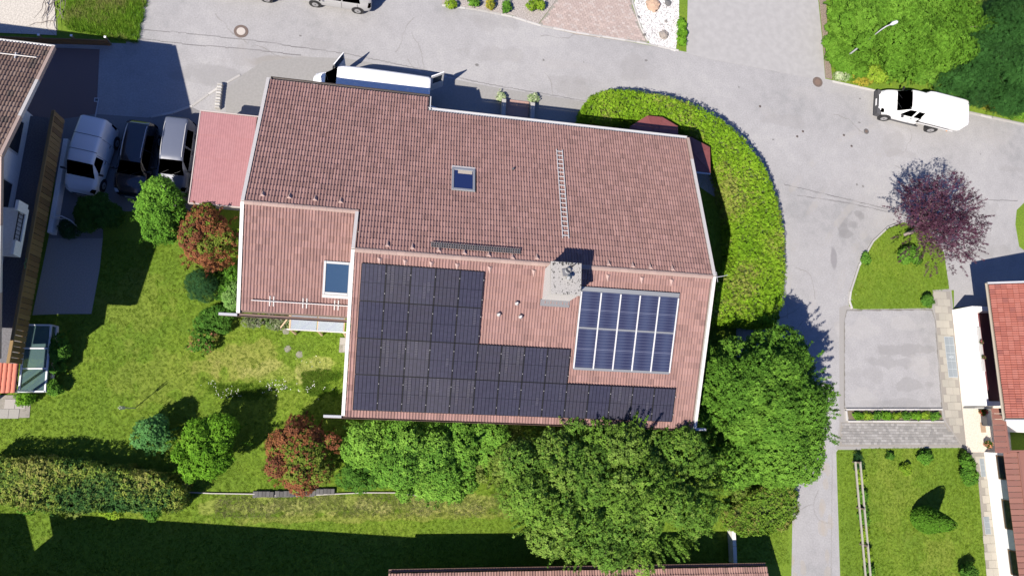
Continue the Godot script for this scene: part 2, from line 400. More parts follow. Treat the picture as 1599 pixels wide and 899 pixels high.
class Canvas:
	var w: int
	var h: int
	var d := PackedByteArray()
	var x0: float
	var z0: float
	var k: float     # pixels per metre
	var nz: PackedByteArray
	func blend(ix: int, iz: int, col: Color, a: float):
		if ix < 0 or iz < 0 or ix >= w or iz >= h: return
		var o := (iz * w + ix) * 3
		d[o] = int(lerpf(d[o], col.r * 255.0, a))
		d[o + 1] = int(lerpf(d[o + 1], col.g * 255.0, a))
		d[o + 2] = int(lerpf(d[o + 2], col.b * 255.0, a))
	# an irregular patch of matter
	func blot(x: float, z: float, rx: float, rz: float, col: Color, a: float, rough := 0.8):
		for iz in range(int((z - rz * 1.5 - z0) * k), int((z + rz * 1.5 - z0) * k) + 1):
			for ix in range(int((x - rx * 1.5 - x0) * k), int((x + rx * 1.5 - x0) * k) + 1):
				if ix < 0 or iz < 0 or ix >= w or iz >= h: continue
				var ex := (ix / k + x0 - x) / rx
				var ez := (iz / k + z0 - z) / rz
				var e := 1.0 - sqrt(ex * ex + ez * ez) + rough * (nz[iz * w + ix] / 255.0 - 0.5) * 1.6
				if e > 0.0: blend(ix, iz, col, a * minf(e * 4.0, 1.0))
	func stroke(path: Array, width: float, col: Color, a: float, wob := 0.03):
		for j in path.size() - 1:
			var p := Vector2(path[j][0], path[j][1])
			var q := Vector2(path[j + 1][0], path[j + 1][1])
			var steps := int(p.distance_to(q) * k * 1.5) + 1
			for s in steps:
				var c := p.lerp(q, float(s) / steps)
				var ix0 := int((c.x - x0) * k); var iz0 := int((c.y - z0) * k)
				if ix0 < 2 or iz0 < 2 or ix0 >= w - 2 or iz0 >= h - 2: continue
				var nn := nz[iz0 * w + ix0] / 255.0 - 0.5
				var cz := c.y + nn * wob * 4.0
				var r := maxf(width * k / 2.0, 0.5)
				for dz in range(-int(ceil(r)), int(ceil(r)) + 1):
					for dx in range(-int(ceil(r)), int(ceil(r)) + 1):
						if dx * dx + dz * dz <= r * r + 0.3: blend(ix0 + dx, int((cz - z0) * k) + dz, col, a * (0.55 + nn))
	func texture() -> ImageTexture:
		var im := Image.create_from_data(w, h, false, Image.FORMAT_RGB8, d)
		im.generate_mipmaps()
		return ImageTexture.create_from_image(im)

func noise_bytes(freq: float, sd: int, w: int, h: int, oct := 4) -> PackedByteArray:
	var n := FastNoiseLite.new()
	n.seed = sd
	n.frequency = freq
	n.fractal_octaves = oct
	var im := n.get_image(w, h, false, false, true)
	im.convert(Image.FORMAT_L8)
	return im.get_data()

func canvas(cols: Array, sd: int, speck: float) -> Canvas:
	var cv := Canvas.new()
	cv.w = PXW; cv.h = PXH; cv.x0 = MX0; cv.z0 = MZ0; cv.k = PXW / MW
	var big := noise_bytes(0.006, sd, PXW, PXH, 4)
	var med := noise_bytes(0.05, sd + 1, PXW, PXH, 3)
	cv.nz = noise_bytes(0.03, sd + 2, PXW, PXH, 4)
	var fine := noise_bytes(0.42, sd + 3, PXW, PXH, 2)
	cv.d.resize(PXW * PXH * 3)
	# a table over (coarse, medium) noise
	var tab := PackedFloat32Array()
	for k in 256:
		var t := clampf((k / 255.0 - 0.15) / 0.7, 0.0, 0.9999) * (cols.size() - 1)
		var c: Color = cols[int(t)].lerp(cols[int(t) + 1], t - int(t))
		tab.append_array([c.r * 255.0, c.g * 255.0, c.b * 255.0])
	var d := cv.d
	for p in PXW * PXH:
		var q := ((big[p] * 5 + med[p] * 3) >> 3) * 3
		var f := 1.0 + (fine[p] - 128) * speck
		d[p * 3] = mini(255, int(tab[q] * f))
		d[p * 3 + 1] = mini(255, int(tab[q + 1] * f))
		d[p * 3 + 2] = mini(255, int(tab[q + 2] * f))
	cv.d = d
	return cv

func map_mat(cv: Canvas, rough: float) -> StandardMaterial3D:
	var m := StandardMaterial3D.new()
	m.albedo_texture = cv.texture()
	m.roughness = rough
	m.uv1_scale = Vector3(1.0 / MW, 1.0 / MH, 1)
	m.uv1_offset = Vector3(-MX0 / MW, -MZ0 / MH, 0)
	return m

func sheet(called: String, poly: Array, y: float, m: Material) -> MeshInstance3D:
	var b := MB.new()
	b.plate(poly, y)
	var o := put(called, b, m)
	o.set_meta("kind", "structure")
	return o

# a strip of kerb stones along a path, one part for each stone
func kerb(called: String, label: String, path: Array, w: float, h: float, stone: float, m: Array, parent: Node = null):
	var t: Node3D = parent if parent else thing(called, label, "kerb")
	var pts := []
	for p in path: pts.append(v3(p))
	for j in pts.size() - 1:
		var a: Vector3 = pts[j]; var b: Vector3 = pts[j + 1]
		var n: int = maxi(1, int(round(a.distance_to(b) / stone)))
		for s in n:
			var p := a.lerp(b, float(s) / n); var q := a.lerp(b, float(s + 1) / n)
			var z := (q - p).normalized()
			var g := MB.new()
			g.cbox((p + q) / 2.0 + Vector3.UP * (h / 2.0), Vector3(w, h, p.distance_to(q) - 0.012), 0.015, Basis(Vector3.UP.cross(z), Vector3.UP, z))
			put("kerb_stone", g, m[rng.randi() % m.size()], t)
	return t

func build_ground():
	var grass_cols := [Color8(84, 110, 20), Color8(88, 114, 21), Color8(92, 117, 22), Color8(98, 121, 25), Color8(106, 124, 34)]
	var lawn := canvas(grass_cols, 11, 0.0016)
	var dry := Color8(150, 140, 84)
	var straw := Color8(164, 156, 104)
	var soil := Color8(112, 92, 66)
	# worn and dry turf, where the photograph shows it
	for b in [[-8.0, -3.1, 2.2, 1.2, dry, 0.5], [-6.6, -2.4, 1.8, 0.7, straw, 0.35], [-4.3, -2.5, 1.3, 0.7, straw, 0.55], [-10.0, -2.6, 1.0, 0.5, dry, 0.4],
		[-3.0, 4.9, 4.2, 0.55, straw, 0.45], [3.0, 4.95, 4.5, 0.55, straw, 0.5], [-7.0, 4.85, 3.0, 0.5, straw, 0.4], [8.5, 5.2, 3.0, 0.5, straw, 0.4], [0.0, 5.6, 9.0, 0.3, dry, 0.45],
		[18.9, -12.6, 0.55, 0.7, soil, 0.7], [19.3, -10.8, 0.4, 0.6, soil, 0.5], [19.4, -8.2, 0.5, 1.2, soil, 0.4], [-14.0, -6.0, 2.0, 2.0, dry, 0.2], [-12.5, -2.0, 2.5, 1.5, dry, 0.22],
		[32.0, 4.5, 2.0, 3.0, dry, 0.15], [34.5, 9.0, 1.6, 1.4, dry, 0.2]]:
		lawn.blot(b[0], b[1], b[2], b[3], b[4], b[5])
	for k in 260:
		lawn.blot(rng.randf_range(-22, 38), rng.randf_range(-30, 9), rng.randf_range(0.2, 1.1), rng.randf_range(0.15, 0.8), [Color8(112, 118, 46), Color8(80, 106, 22), Color8(100, 120, 34)][k % 3], rng.randf_range(0.1, 0.25))
	var lawn_m := map_mat(lawn, 0.95)
	var base := MB.new()
	base.plate([[-260, -260], [300, -260], [300, 260], [-260, 260]], 0.0)
	put("ground", base, lawn_m).set_meta("kind", "structure")
	mats["lawn"] = lawn_m

	var grey := [Color8(132, 132, 132), Color8(143, 142, 142), Color8(148, 147, 147), Color8(154, 153, 152)]
	var tar := canvas(grey, 31, 0.0006)
	var dark := Color8(70, 68, 68)
	for s in ["seam_a", "seam_b", "seam_c", "seam_d", "seam_e", "seam_f"]:
		tar.stroke(G[s], 0.05, dark, 0.8, 0.02)
	for s in ["seam_g", "seam_h"]: tar.stroke(G[s], 0.06, Color8(120, 116, 110), 0.6)
	# repair patches and spills
	for p in G.stains: tar.blot(p[0], p[1], rng.randf_range(0.3, 0.6), rng.randf_range(0.25, 0.5), Color8(120, 119, 119), 0.6, 0.7)
	tar.blot(29.1, -10.2, 0.25, 0.9, Color8(112, 110, 112), 0.6, 0.5)
	# darker patched asphalt west of the seam
	tar.blot(-10.4, -19.8, 3.2, 0.7, Color8(128, 127, 126), 0.5, 0.5)
	tar.blot(-6.6, -21.0, 2.4, 0.5, Color8(126, 122, 114), 0.5, 0.5)
	# tyre tracks polished into the junction
	for r in [7.5, 9.3, 11.2, 13.0]:
		var arc := []
		for a in 26: arc.append([36.5 + cos(PI + a * 0.062) * r, -5.5 + sin(PI + a * 0.062) * r * 1.15])
		tar.stroke(arc, 0.5, Color8(158, 156, 153), 0.1, 0.01)
	for k in 60:
		tar.blot(rng.randf_range(-15, 45), rng.randf_range(-30, -5), rng.randf_range(0.3, 2.5), rng.randf_range(0.2, 1.0), [Color8(126, 124, 122), Color8(156, 153, 150)][k % 2], 0.22)
	for k in 40:
		var x := rng.randf_range(-12, 44); var z := rng.randf_range(-29, -14)
		tar.blot(x, z, 0.05 + rng.randf() * 0.08, 0.04 + rng.randf() * 0.06, Color8(84, 82, 80), 0.7, 0.3)
	for k in 26:     # hairline cracks
		var p := [[rng.randf_range(-12, 40), rng.randf_range(-28, -16)]]
		if k > 15: p = [[rng.randf_range(24.5, 27.5), rng.randf_range(-10, 10)]]
		var a := rng.randf() * TAU
		for s in 7:
			a += rng.randf_range(-0.6, 0.6)
			p.append([p[-1][0] + cos(a) * 0.4, p[-1][1] + sin(a) * 0.4])
		tar.stroke(p, 0.03, Color8(104, 100, 96), 0.5)
	for k in 30:     # grit along the lane
		tar.blot(rng.randf_range(24.3, 25.2) if k % 2 else rng.randf_range(26.6, 27.6), rng.randf_range(2, 12), 0.2, 0.5, Color8(150, 142, 130), 0.4)
	# stains and joints of the eastern driveway
	for b in [[33.4, -4.2, 2.4, 0.45, 0.45], [32.6, -3.4, 1.6, 0.4, 0.35], [34.2, -1.9, 1.8, 0.4, 0.35], [31.0, -2.6, 1.5, 0.5, 0.2], [33.0, -0.7, 3.0, 0.3, 0.3]]: tar.blot(b[0], b[1], b[2], b[3], Color8(122, 121, 120), b[4], 0.9)
	for b in [[30.6, -5.6, 1.5, 0.8], [33.8, -5.9, 1.4, 0.5], [30.4, -1.2, 1.3, 0.6], [34.9, -3.2, 0.7, 1.0]]: tar.blot(b[0], b[1], b[2], b[3], Color8(160, 158, 155), 0.35, 0.9)
	var rim: Array = G.drive_right.duplicate()
	rim.append(G.drive_right[0])
	tar.stroke(rim, 0.12, Color8(96, 92, 84), 0.8)
	var tar_m := map_mat(tar, 0.92)
	mats["asphalt"] = tar_m
	sheet("road", G.road, 0.016, tar_m)

	var pave := mat("front_paving", Color(0.225, 0.22, 0.21), 0.9, {"c2": Color(0.25, 0.245, 0.235), "freq": 0.05, "size": 2.4})
	sheet("front_pavement", G.front_paving, 0.024, pave)
	sheet("brick_pavement", G.brick_paving, 0.024, mat("brick_paving", Color(0.14, 0.085, 0.08), 0.9, {"c2": Color(0.2, 0.14, 0.13), "freq": 0.09, "size": 1.3}))
	sheet("parking_pavement", G.parking, 0.028, mat("parking", Color(0.165, 0.16, 0.16), 0.92, {"c2": Color(0.19, 0.185, 0.185), "freq": 0.06, "size": 1.6}))
	sheet("yard_pavement", G.yard_slab, 0.032, mat("yard", Color(0.24, 0.235, 0.22), 0.92, {"c2": Color(0.32, 0.31, 0.29), "freq": 0.08, "size": 1.5}))
	sheet("gravel_ground", G.gravel_bed, 0.024, mat("gravel", Color(0.26, 0.255, 0.25), 0.95, {"c2": Color(0.62, 0.61, 0.6), "freq": 0.14, "size": 0.9}))
	sheet("driveway_north", G.drive_top, 0.026, mat("drive_top", Color(0.29, 0.285, 0.28), 0.92, {"c2": Color(0.32, 0.315, 0.31), "freq": 0.03, "size": 5.0}))
	sheet("soil_strip", G.soil_edge, 0.028, mat("soil", Color(0.12, 0.09, 0.065), 0.97, {"c2": Color(0.3, 0.24, 0.19), "freq": 0.06, "size": 1.4}))
	sheet("soil_bed", G.top_bed, 0.028, mat("bed_soil", Color(0.22, 0.19, 0.17), 0.97, {"c2": Color(0.42, 0.38, 0.35), "freq": 0.06, "size": 1.6}))
	sheet("cream_ground", G.cream_yard, 0.03, mat("cream", Color(0.36, 0.33, 0.29), 0.95, {"c2": Color(0.5, 0.47, 0.42), "freq": 0.07, "size": 2.0}))
	sheet("island_lawn", G.island, 0.06, lawn_m)
	sheet("yard_base", G.yard_base, 0.02, mat("path_base", Color(0.24, 0.23, 0.215), 0.94, {"c2": Color(0.29, 0.28, 0.265), "freq": 0.1, "size": 1.0}))
	sheet("driveway_east", G.drive_right, 0.03, tar_m)
	sheet("planter_soil", G.bed_strip, 0.05, mat("soil2", Color(0.1, 0.075, 0.05), 0.97, {"c2": Color(0.2, 0.16, 0.11), "freq": 0.08, "size": 1.0}))
	sheet("lawn_east", G.lawn_right, 0.022, lawn_m)
	sheet("verge_lawn", G.strip_right, 0.026, lawn_m)
	sheet("entrance_pavement", G.entry_right, 0.03, mat("entry", Color(0.5, 0.45, 0.37), 0.8, {"c2": Color(0.58, 0.53, 0.45), "freq": 0.05, "size": 1.8}))

	slab_rows("path_east", G.path_right, 0.028, Vector2(30.0, 0.0), 0.01, 0.21, 0.17, [Color(0.2, 0.195, 0.185), Color(0.25, 0.243, 0.23), Color(0.29, 0.282, 0.268), Color(0.23, 0.222, 0.21)])
	slab_rows("walkway", G.walk_right, 0.028, Vector2(37.0, -8.5), 0.02, 0.5, 0.5, [Color(0.31, 0.292, 0.25), Color(0.33, 0.31, 0.265), Color(0.295, 0.28, 0.24)])
	slab_rows("house_pavement", G.pave_right, 0.03, Vector2(38.5, 2.0), 0.03, 0.5, 0.5, [Color(0.335, 0.315, 0.27), Color(0.355, 0.332, 0.285), Color(0.32, 0.302, 0.258)])
	slab_rows("cobbled_driveway", G.cobble, 0.024, Vector2(9.0, -34.0), 0.17, 0.24, 0.16, [Color(0.34, 0.275, 0.25), Color(0.37, 0.3, 0.27), Color(0.33, 0.265, 0.24), Color(0.38, 0.325, 0.3)])

	# kerbs
	var st := [mat("kerb_a", Color(0.36, 0.35, 0.33), 0.9, {"c2": Color(0.46, 0.45, 0.43), "freq": 0.1, "size": 0.8}), mat("kerb_b", Color(0.3, 0.29, 0.275), 0.9, {"c2": Color(0.4, 0.39, 0.37), "freq": 0.1, "size": 0.8})]
	kerb("kerb", "curved pale kerb between the street and the shaded parking", G.kerb_left, 0.14, 0.05, 0.8, st)
	kerb("kerb", "grey kerb around the lawn island with the plum tree", G.island_kerb, 0.13, 0.11, 0.8, st)
	kerb("kerb", "kerb between the street and the planted bed with cobbles", G.top_kerb, 0.13, 0.05, 0.8, st)
	kerb("kerb", "kerb between cobbled driveway and white gravel bed", G.gravel_kerb, 0.12, 0.07, 0.8, st)
	kerb("kerb", "kerb along the road beneath the top right shrubs", G.hedge_kerb, 0.14, 0.08, 0.9, st)
	var frame := thing("planter_kerb", "low kerb frame around the long planter strip", "kerb")
	for e in [[[29.0, 0.44], [29.0, -0.2]], [[29.0, -0.28], [36.1, -0.29]], [[29.07, 0.48], [36.1, 0.5]]]:
		kerb("", "", e, 0.12, 0.14, 0.9, st, frame)

	# manhole covers and drains
	var iron := mat("iron", Color(0.1, 0.075, 0.06), 0.75, {"c2": Color(0.16, 0.12, 0.1), "freq": 0.2, "size": 0.4})
	var conc := mat("cover_concrete", Color(0.36, 0.33, 0.3), 0.9, {"c2": Color(0.46, 0.42, 0.38), "freq": 0.2, "size": 0.5})
	var says := ["round manhole cover with pale middle near the parked silver car", "brown round manhole cover at the mouth of the top driveway", "round drain cover on the road below the camper nose", "", "", "", "", ""]
	for k in 3:
		var p := v3(G.manholes[k], 0.017)
		var t := thing("manhole_cover", says[k], "manhole", p)
		var r: float = [0.42, 0.38, 0.2][k]
		disc("rim", t, r, 0.012, iron if k < 2 else mat("drain", Color(0.11, 0.11, 0.11), 0.7))
		disc("lid", t, r * 0.62, 0.02, conc if k == 0 else (mat("lid_b", Color(0.16, 0.11, 0.085), 0.8) if k == 1 else iron))
	for k in range(3, 8):
		var t := thing("valve_cover", ["first", "second", "third", "fourth", "fifth"][k - 3] + " small dark valve cover on the open road, counted from the left" , "valve cover", v3(G.manholes[k], 0.017))
		disc("lid", t, 0.085, 0.014, iron)
		disc("cap", t, 0.05, 0.02, mat("drain2", Color(0.07, 0.07, 0.07), 0.7))
	var order := [4, 3, 5]
	var _u := order

func disc(called: String, parent: Node, r: float, h: float, m: Material):
	var b := MB.new()
	b.tube([Vector3.ZERO, Vector3.UP * (h - 0.004), Vector3.UP * h], [r, r, r - 0.01], 24)
	return put(called, b, m, parent)

# paving laid slab by slab: the 300 nearest the picture's edge-free middle as parts, the rest joined
func slab_rows(called: String, poly: Array, y: float, origin: Vector2, turn: float, sx: float, sz: float, cols: Array):
	var bed := mat("joint_sand", Color(0.2, 0.185, 0.16), 0.97, {"c2": Color(0.28, 0.26, 0.23), "freq": 0.1, "size": 1.0})
	var root := sheet(called, poly, y - 0.006, bed)
	var ms := []
	for k in cols.size():
		ms.append(mat("%s_slab_%d" % [called, k], cols[k] * 0.9, 0.9, {"c2": cols[k] * 1.1, "freq": 0.12, "size": 0.7}))
	var meshes := []
	for k in 3:
		var b := MB.new()
		b.cbox(Vector3(0, 0.005 + k * 0.0012, 0), Vector3(sx - 0.012, 0.02, sz - 0.012), 0.006)
		meshes.append(b.mesh())
	var lo := Vector2(1e9, 1e9); var hi := -lo
	for p in poly:
		lo = lo.min(Vector2(p[0], p[1])); hi = hi.max(Vector2(p[0], p[1]))
	var ax := Vector2(cos(turn), sin(turn)); var az := Vector2(-sin(turn), cos(turn))
	var n := 0
	var rest := []
	var span := int((hi - lo).length() / minf(sx, sz)) + 2
	for j in range(-span, span):
		for k in range(-span, span):
			var p := origin + ax * (k * sx + (sx / 2.0 if j % 2 else 0.0)) + az * (j * sz)
			if p.x < lo.x or p.y < lo.y or p.x > hi.x or p.y > hi.y: continue
			var ok := true
			for q in [[-1, -1], [1, -1], [1, 1], [-1, 1]]:
				if not in_poly(p + ax * (q[0] * sx * 0.42) + az * (q[1] * sz * 0.42), poly): ok = false
			if not ok: continue
			var xf := Transform3D(Basis(Vector3.UP, -turn), Vector3(p.x, y - 0.004, p.y))
			if n < 300 and p.y > -28.6:
				var o := put("paving_slab", meshes[rng.randi() % 3], ms[rng.randi() % ms.size()], root)
				o.transform = xf
				n += 1
			else: rest.append(xf)
	if rest.size():
		var cc := []
		for k in rest.size(): cc.append(vary(cols[rng.randi() % cols.size()], 0.1))
		copies("paving_slabs", meshes[1], rest, cc, mat("slab_vc", Color.WHITE, 0.9, {"vc": true}), root).set_meta("kind", "stuff")

# ---------------------------------------------------------------- roofs
func tile_mesh(w: float, l: float, lift := 0.0) -> ArrayMesh:
	var pr := [[0.0, 0.002], [0.09, 0.005], [0.15, 0.036], [0.25, 0.056], [0.35, 0.036], [0.41, 0.005], [0.59, 0.002], [0.65, 0.03], [0.75, 0.046], [0.85, 0.03], [0.91, 0.005], [0.985, 0.0]]
	var b := MB.new()
	for k in pr.size() - 1:
		var x0: float = pr[k][0] * w; var x1: float = pr[k + 1][0] * w
		var y0: float = pr[k][1]; var y1: float = pr[k + 1][1]
		var a := Vector3(x0, y0 - 0.012, -0.03); var d := Vector3(x1, y1 - 0.012, -0.03)
		var e := Vector3(x1, y1 + 0.03 + lift, l); var f := Vector3(x0, y0 + 0.03 + lift, l)
		b.quad(a, f, e, d)
		b.quad(f, Vector3(x0, y0 - 0.012, l), Vector3(x1, y1 - 0.012, l), e)
	return b.mesh()

# Tiles on a plane. o: upper left corner, ux: along the ridge, dn: down the slope (unit). keep(u, s) tells where a tile lies;
# pick(u, s) tells which tiles become parts of their own.
func tile_roof(parent: Node, o: Vector3, ux: Vector3, dn: Vector3, nu: int, ns: int, w: float, gauge: float, cols: Array, key: String, keep: Callable, pick: Callable, budget: Array):
	var nrm := dn.cross(ux).normalized()
	if nrm.y < 0: nrm = -nrm
	var meshes := [tile_mesh(w, gauge), tile_mesh(w, gauge, 0.004), tile_mesh(w, gauge, -0.004)]
	var ms := []
	for k in cols.size(): ms.append(mat("%s_tile_%d" % [key, k], cols[k] * 0.88, 0.85, {"c2": cols[k] * 1.14, "freq": 0.15, "size": 0.8}))
	var vcm := mat(key + "_tiles_vc", Color.WHITE, 0.85, {"vc": true})
	var patch := FastNoiseLite.new()
	patch.seed = 5
	patch.frequency = 0.35
	var xs := []; var cs := []
	for s in ns:
		for u in nu:
			var cu := (u + 0.5) * w; var csl := (s + 0.5) * gauge
			if not keep.call(cu, csl): continue
			var jit := Vector3(0, 0, 0) + ux * rng.randf_range(-0.004, 0.004) + dn * rng.randf_range(-0.008, 0.008)
			var b := Basis(ux, nrm, dn) * Basis(Vector3.UP, rng.randf_range(-0.012, 0.012))
			var xf := Transform3D(b, o + ux * (u * w) + dn * (s * gauge) + jit)
			var pn := patch.get_noise_2d(cu, csl)
			var ci := rng.randi() % (cols.size() - 1)
			if rng.randf() < 0.03 + maxf(0.0, pn) * 0.3: ci = cols.size() - 1     # mossy or replaced tile
			if budget[0] > 0 and pick.call(cu, csl):
				budget[0] -= 1
				var t := put("roof_tile", meshes[rng.randi() % 3], ms[ci], parent)
				t.transform = xf
			else:
				xs.append(xf)
				cs.append(vary(cols[ci], 0.1))
	if xs.size(): copies("roof_tiles", meshes[0], xs, cs, vcm, parent).set_meta("kind", "stuff")

# half-round ridge tiles from a to b
func ridge_row(parent: Node, a: Vector3, b: Vector3, r: float, ln: float, ms: Array):
	var d := (b - a).normalized()
	var side := d.cross(Vector3.UP).normalized()
	var n := int(round(a.distance_to(b) / ln))
	var step := a.distance_to(b) / n
	var mb := MB.new()
	for k in 8:
		var p := PI * k / 8.0; var q := PI * (k + 1) / 8.0
		var c0 := Vector3(cos(p) * r, sin(p) * r * 0.75, 0); var c1 := Vector3(cos(q) * r, sin(q) * r * 0.75, 0)
		mb.quad(c0, c1, c1 * 0.92 + Vector3(0, 0, step + 0.05), c0 * 0.92 + Vector3(0, 0, step + 0.05))
		mb.quad(c0 * 0.85, c1 * 0.85, c1, c0)
	var m := mb.mesh()
	for k in n:
		var t := put("ridge_tile", m, ms[rng.randi() % ms.size()], parent)
		t.transform = Transform3D(Basis(side, Vector3.UP, -d if side.cross(Vector3.UP).dot(d) < 0 else d) * Basis(Vector3.UP, rng.randf_range(-0.02, 0.02)), a + d * (k * step + (0.0 if side.cross(Vector3.UP).dot(d) > 0 else step)))

func slab_plane(parent: Node, called: String, pts: Array, down: float, m: Material):
	# a thick sheet: pts counter-clockwise seen from above
	var b := MB.new()
	var n := pts.size()
	var dv := Vector3.DOWN * down
	if n == 4:
		b.quad(pts[0], pts[1], pts[2], pts[3])
		b.quad(pts[3] + dv, pts[2] + dv, pts[1] + dv, pts[0] + dv)
	for k in n:
		b.quad(pts[k], pts[k] + dv, pts[(k + 1) % n] + dv, pts[(k + 1) % n])
	return put(called, b, m, parent)

func gutter(parent: Node, a: Vector3, b: Vector3, m: Material, r := 0.075):
	var d := (b - a).normalized()
	var s := d.cross(Vector3.UP).normalized()
	var g := MB.new()
	for k in 8:
		var p := PI * k / 8.0; var q := PI * (k + 1) / 8.0
		var c0 := s * cos(p) * r - Vector3.UP * sin(p) * r; var c1 := s * cos(q) * r - Vector3.UP * sin(q) * r
		g.quad(a + c0, a + c1, b + c1, b + c0)
	g.tube([a + s * r, b + s * r], [0.012, 0.012], 6)
	g.tube([a - s * r, b - s * r], [0.012, 0.012], 6)
	return put("gutter", g, m, parent)

const PITCH := 0.3356
const HR := 8.0
func ny(v: float) -> float: return HR - PITCH * absf(v)          # north and main south slopes
func ly(v: float) -> float: return HR - 2.0 * PITCH * 2.0788 - PITCH * v    # lower south slope

func build_house():
	var h := thing("main_house", "large house with pinkish brown tiled gable roof carrying solar panels", "house", Vector3(-7.14, 0, -7.83), -0.0363)
	var plaster := mat("plaster", Color(0.7, 0.68, 0.63), 0.9, {"c2": Color(0.78, 0.76, 0.72), "freq": 0.05, "size": 3.0})
	var wood := mat("verge_wood", Color(0.3, 0.2, 0.14), 0.85, {"c2": Color(0.42, 0.3, 0.22), "freq": 0.1, "size": 0.8})
	var white := mat("verge_white", Color(0.44, 0.42, 0.4), 0.6, {"c2": Color(0.64, 0.625, 0.6), "freq": 0.08, "size": 1.0})
	var worn := mat("verge_worn", Color(0.38, 0.34, 0.31), 0.75, {"c2": Color(0.66, 0.63, 0.6), "freq": 0.12, "size": 0.7})
	var rusty := mat("verge_rust", Color(0.32, 0.19, 0.13), 0.8, {"c2": Color(0.5, 0.38, 0.32), "freq": 0.1, "size": 0.7})
	var dark := mat("gutter_dark", Color(0.05, 0.042, 0.04), 0.5, {"metal": 0.3})
	var zinc := mat("zinc", Color(0.32, 0.33, 0.34), 0.45, {"metal": 0.0, "c2": Color(0.42, 0.43, 0.45), "freq": 0.1, "size": 1.0})
	# walls
	var w := MB.new()
	var prof := [Vector2(-7.9, 0), Vector2(6.9, 0), Vector2(6.9, ny(6.9) - 0.25), Vector2(0, HR - 0.25), Vector2(-7.9, ny(7.9) - 0.25)]
	extrude(w, prof, 5.45, 22.6)
	put("wall", w, plaster, h)
	w = MB.new()
	extrude(w, [Vector2(-8.8, 0), Vector2(2.2, 0), Vector2(2.2, ly(2.2) - 0.25), Vector2(-2.08, ny(2.08) - 0.25), Vector2(-8.8, ny(8.8) - 0.25)], 0.8, 5.44)
	put("wall", w, plaster, h)
	# openings on the four sides
	var pane := mat("pane", Color(0.03, 0.035, 0.045), 0.06)
	for q in [[9.0, 1.5, 6.9, 1.4, 1.3], [13.0, 1.5, 6.9, 2.0, 1.3], [18.0, 1.5, 6.9, 1.4, 1.3], [9.0, 4.0, 6.9, 1.4, 1.2], [13.0, 4.0, 6.9, 1.4, 1.2], [18.0, 4.0, 6.9, 1.4, 1.2], [11.0, 1.5, -7.9, 1.0, 1.2], [17.5, 1.5, -7.9, 1.2, 1.2], [2.5, 1.5, 2.2, 1.4, 1.2]]:
		var s: float = signf(q[2])
		var f := boxed("window", Vector3(q[0], q[1], q[2] + s * 0.02), Vector3(q[3], q[4], 0.05), white, h)
		boxed("pane", Vector3(q[0], q[1], q[2] + s * 0.05), Vector3(q[3] - 0.16, q[4] - 0.16, 0.02), pane, f)
	boxed("door", Vector3(14.6, 1.05, -7.93), Vector3(1.1, 2.1, 0.06), wood, h)
	# roof decks
	var deck := mat("roof_deck", Color(0.14, 0.1, 0.08), 0.9)
	var e := 0.055
	slab_plane(h, "roof_deck", [Vector3(0, ny(9.7) - e, -9.66), Vector3(0, ny(2.08) - e, -2.08), Vector3(8.46, ny(2.08) - e, -2.08), Vector3(8.46, ny(9.7) - e, -9.66)], 0.16, deck)
	slab_plane(h, "roof_deck", [Vector3(8.463, ny(8.79) - e, -8.75), Vector3(8.463, ny(2.08) - e, -2.08), Vector3(23.4, ny(2.08) - e, -2.08), Vector3(23.4, ny(8.79) - e, -8.75)], 0.16, deck)
	slab_plane(h, "roof_deck", [Vector3(5.33, ny(2.08) - e, -2.077), Vector3(5.33, HR - e, 0), Vector3(23.4, HR - e, 0), Vector3(23.4, ny(2.08) - e, -2.077)], 0.16, deck)
	slab_plane(h, "roof_deck", [Vector3(5.33, HR - e, 0.003), Vector3(5.33, ny(7.68) - e, 7.64), Vector3(23.4, ny(7.68) - e, 7.64), Vector3(23.4, HR - e, 0.003)], 0.16, deck)
	slab_plane(h, "roof_deck", [Vector3(0, ly(-2.08) - e, -2.074), Vector3(0, ly(3.0) - e, 2.97), Vector3(5.32, ly(3.0) - e, 2.97), Vector3(5.32, ly(-2.08) - e, -2.074)], 0.16, deck)
	# tiles
	var cols := [Color(0.236, 0.138, 0.121), Color(0.249, 0.147, 0.129), Color(0.228, 0.134, 0.118), Color(0.26, 0.155, 0.137), Color(0.243, 0.143, 0.128), Color(0.205, 0.12, 0.107)]
	var k := sqrt(1.0 + PITCH * PITCH)
	var dnN := Vector3(0, -PITCH, -1) / k
	var dnS := Vector3(0, -PITCH, 1) / k
	var g := 0.328; var tw := 0.3
	var north := func(u, s):
		var v: float = s / k
		if u > 23.4 or (u < 5.33 and v < 2.06): return false
		if u < 8.46: return v < 9.72
		return v < 8.8
	var sky_n := func(u, v): return u > 9.75 and u < 11.05 and v > 3.74 and v < 5.12
	var budget := [100]
	tile_roof(h, Vector3(0, HR, 0), Vector3(1, 0, 0), dnN, 78, 32, tw, g, cols, "main", func(u, s): return north.call(u, s) and not sky_n.call(u, s / k), func(u, s): return u > 11.3 and u < 15.2 and s > 4.0 and s < 8.0, budget)
	budget = [140]
	var free := func(u, s):
		var v: float = s / k
		if u > 18.1: return false
		if v > 0.75 and v < 7.3:     # under the black panels and the collector
			if u > 0.45 and u < 6.0 and v < 4.3: return false
			if u > 0.45 and u < 10.6 and v > 4.1: return false
			if u > 0.45 and u < 16.6 and v > 5.9: return false
			if u > 11.4 and u < 16.1 and v > 1.2 and v < 4.8: return false
		return v < 7.68
	tile_roof(h, Vector3(5.33, HR, 0), Vector3(1, 0, 0), dnS, 61, 25, tw, g, cols, "main", free, func(u, s): return u > 6.0 and u < 11.2 and s > 0.6 and s < 4.2, budget)
	budget = [60]
